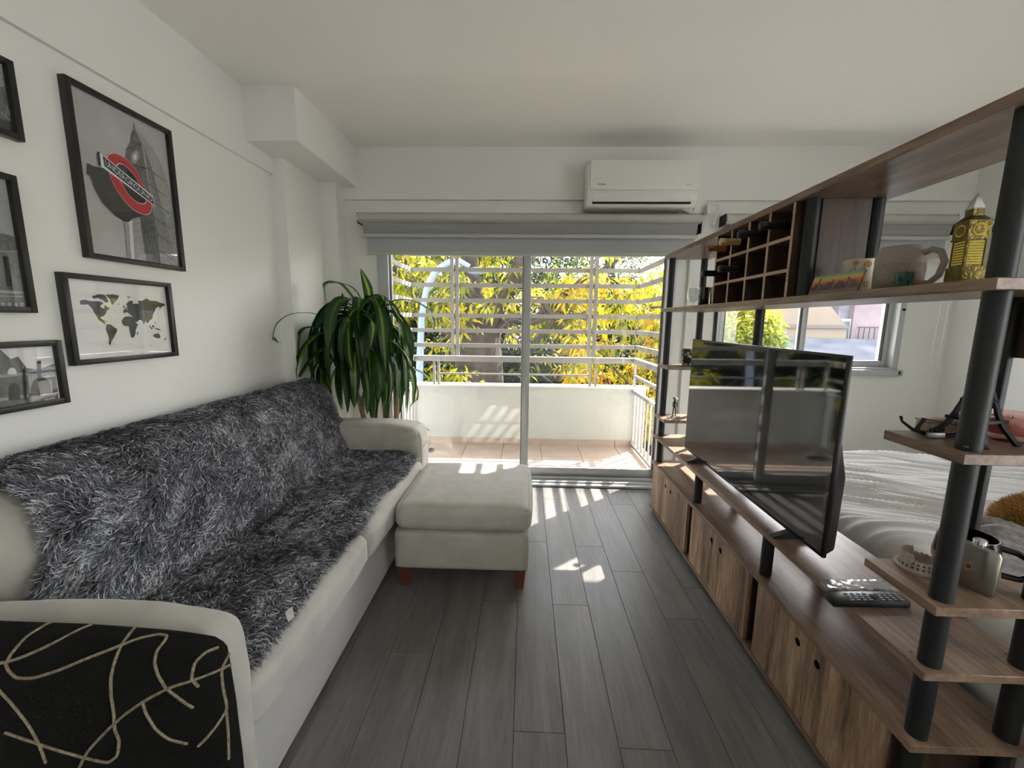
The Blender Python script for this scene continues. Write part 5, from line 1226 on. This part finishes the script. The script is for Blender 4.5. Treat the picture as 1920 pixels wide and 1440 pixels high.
# ================================================================== BED
bed = thing('bed', (2.2, 1.35, 0), 'bed with a crumpled white duvet behind the shelving unit', 'bed')
BXA, BXB, BYA, BYB, BZ = 1.27, 3.18, .25, 2.52, .50
MB().box(BXA+.04, BXB-.02, BYA+.05, BYB-.05, .08, .26).build('base', mat('bed_base', (150, 146, 136), .8), bed, bevel=.01)
for x in (BXA+.15, BXB-.15):
    for y in (BYA+.15, BYB-.15): MB().box(x-.03, x+.03, y-.03, y+.03, 0, .08).build('leg', BLKPL, bed)
cushion('mattress', BXA+.03, BXB-.01, BYA+.04, BYB-.04, .262, BZ+.03, .05, .0, mat('mattress_cloth', (205, 203, 196), .85), bed, 8)
DUV = mat('white_duvet', (214, 212, 208), .85, bump=.15, bump_s=30)
NX, NY = 190, 230; V = []; F = []
def dz(x, y):
    d = (x*.50+y*.86)              # folds run across this direction
    w1_ = noise.noise(Vector((x*.9, y*.9, 0)))*.35
    f_ = noise.noise(Vector(((x*.86-y*.50)*1.3, (d+w1_*.5)*16, 1.7))); g_ = noise.noise(Vector(((x*.86-y*.5)*2.6, (d+w1_*.4)*34, 5.1)))
    amp = .55+.6*noise.noise(Vector((x*1.6, y*1.6, 9)))
    h = .034*amp*(1-abs(f_)*2.4)+.014*g_+.03*noise.noise(Vector((x*1.7, y*1.7, 3)))
    h += .05*math.exp(-(((x-1.42)/.20)**2+((y-1.42)/.16)**2))
    return h
for j in range(NY+1):
    for i in range(NX+1):
        u, v = i/NX, j/NY; x = BXA-.0+(BXB-BXA)*u; y = BYA+(BYB-BYA)*v
        ex_ = max(0, (BXA+.09-x)/.09); ey_ = max(0, (y-BYB+.09)/.09); e2_ = max(0, (BYA+.09-y)/.09)
        drop = .05*(ex_**3+ey_**3+e2_**3)
        V.append((x, y, BZ+.07+dz(x, y)-drop))
for j in range(NY):
    for i in range(NX): F.append((j*(NX+1)+i, j*(NX+1)+i+1, (j+1)*(NX+1)+i+1, (j+1)*(NX+1)+i))
# hanging sides
base_n = len(V); ring = [(0, j) for j in range(NY, -1, -1)]
for k in range(1, 13):
    for n0, (i, j) in enumerate(ring):
        x, y, z = V[j*(NX+1)+i]; V.append((x-.006*k**.5+.008*noise.noise(Vector((y*9, k*.3, 0))), y, z-k*.035))
def rid(k, n0): return (ring[n0][1]*(NX+1)+ring[n0][0]) if k == 0 else base_n+(k-1)*len(ring)+n0
for k in range(12):
    for n0 in range(len(ring)-1): F.append((rid(k, n0), rid(k, n0+1), rid(k+1, n0+1), rid(k+1, n0)))
b2n = len(V)
ring2 = [(i, NY) for i in range(NX+1)]
for k in range(1, 13):
    for n0, (i, j) in enumerate(ring2):
        x, y, z = V[j*(NX+1)+i]; V.append((x, y+.006*k**.5, z-k*.035))
def rid2(k, n0): return (ring2[n0][1]*(NX+1)+ring2[n0][0]) if k == 0 else b2n+(k-1)*len(ring2)+n0
for k in range(12):
    for n0 in range(len(ring2)-1): F.append((rid2(k, n0), rid2(k, n0+1), rid2(k+1, n0+1), rid2(k+1, n0)))
MB().add(V, F).build('duvet', DUV, bed, smooth=True, angle=80)
GB = mat('grey_blanket', (138, 132, 130), .95, noise_s=60, noise_a=.3, bump=.8, bump_s=60, sheen=.3)
bl = thing('grey_blanket', (1.75, 1.2, BZ+.1), 'grey woolly blanket folded on the near side of the bed', 'blanket')
V = []; F = []; NX, NY = 60, 50
cs_ = [Vector((1.30, .72, 0)), Vector((2.5, 1.55, 0)), Vector((1.70, 1.52, 0)), Vector((1.33, 1.12, 0))]
for j in range(NY+1):
    for i in range(NX+1):
        a, b_ = i/NX, j/NY; p = cs_[0].lerp(cs_[1], a).lerp(cs_[3].lerp(cs_[2], a), b_)
        e_ = min(a, 1-a, b_, 1-b_); h = .035*min(1, e_*10)**.5+.018*noise.noise(Vector((p.x*5, p.y*5, 0)))
        V.append((p.x, p.y, BZ+.07+max(dz(p.x, p.y), -.01)+.004+h+.02*(1 if b_ < .55 else 0)*min(1, abs(b_-.55)*12)))
for j in range(NY):
    for i in range(NX): F.append((j*(NX+1)+i, j*(NX+1)+i+1, (j+1)*(NX+1)+i+1, (j+1)*(NX+1)+i))
MB().add(V, F).build('blanket_cloth', GB, bl, smooth=True, angle=80)
oc_ = Vector((2.02, 1.50, BZ+.12)); op = thing('fluffy_cushion', oc_, 'fluffy orange-brown cushion on the bed by the grey blanket', 'cushion')
OF = attrmat('orange_fluff', [(0, (104, 72, 34)), (.5, (178, 134, 70)), (1, (220, 184, 120))], .8, .1)
MB().sphere(oc_, (.22, .13, .10), 14).build('core', mat('orange_core', (160, 118, 58), .9), op, smooth=True)
nf = 9000; u = rng.normal(0, 1, (nf, 3)); u[:, 2] = np.abs(u[:, 2])*.9+.02; u /= np.linalg.norm(u, axis=1, keepdims=True)
P = u*np.array([.22, .13, .10])+np.array(oc_); dd = u+rng.normal(0, .5, (nf, 3)); dd /= np.linalg.norm(dd, axis=1, keepdims=True); sd_ = np.cross(dd, rng.normal(0, 1, (nf, 3))); sd_ /= np.linalg.norm(sd_, axis=1, keepdims=True)
V = np.stack([P-sd_*.0015, P+sd_*.0015, P+dd*.03], 1).reshape(-1, 3); F = np.arange(nf*3).reshape(nf, 3); tn2 = np.repeat(np.clip(rng.normal(.5, .2, nf), 0, 1), 3)
tag(bulk('fluff', V, F, OF, tn2, op), kind='stuff')
#@@MORE
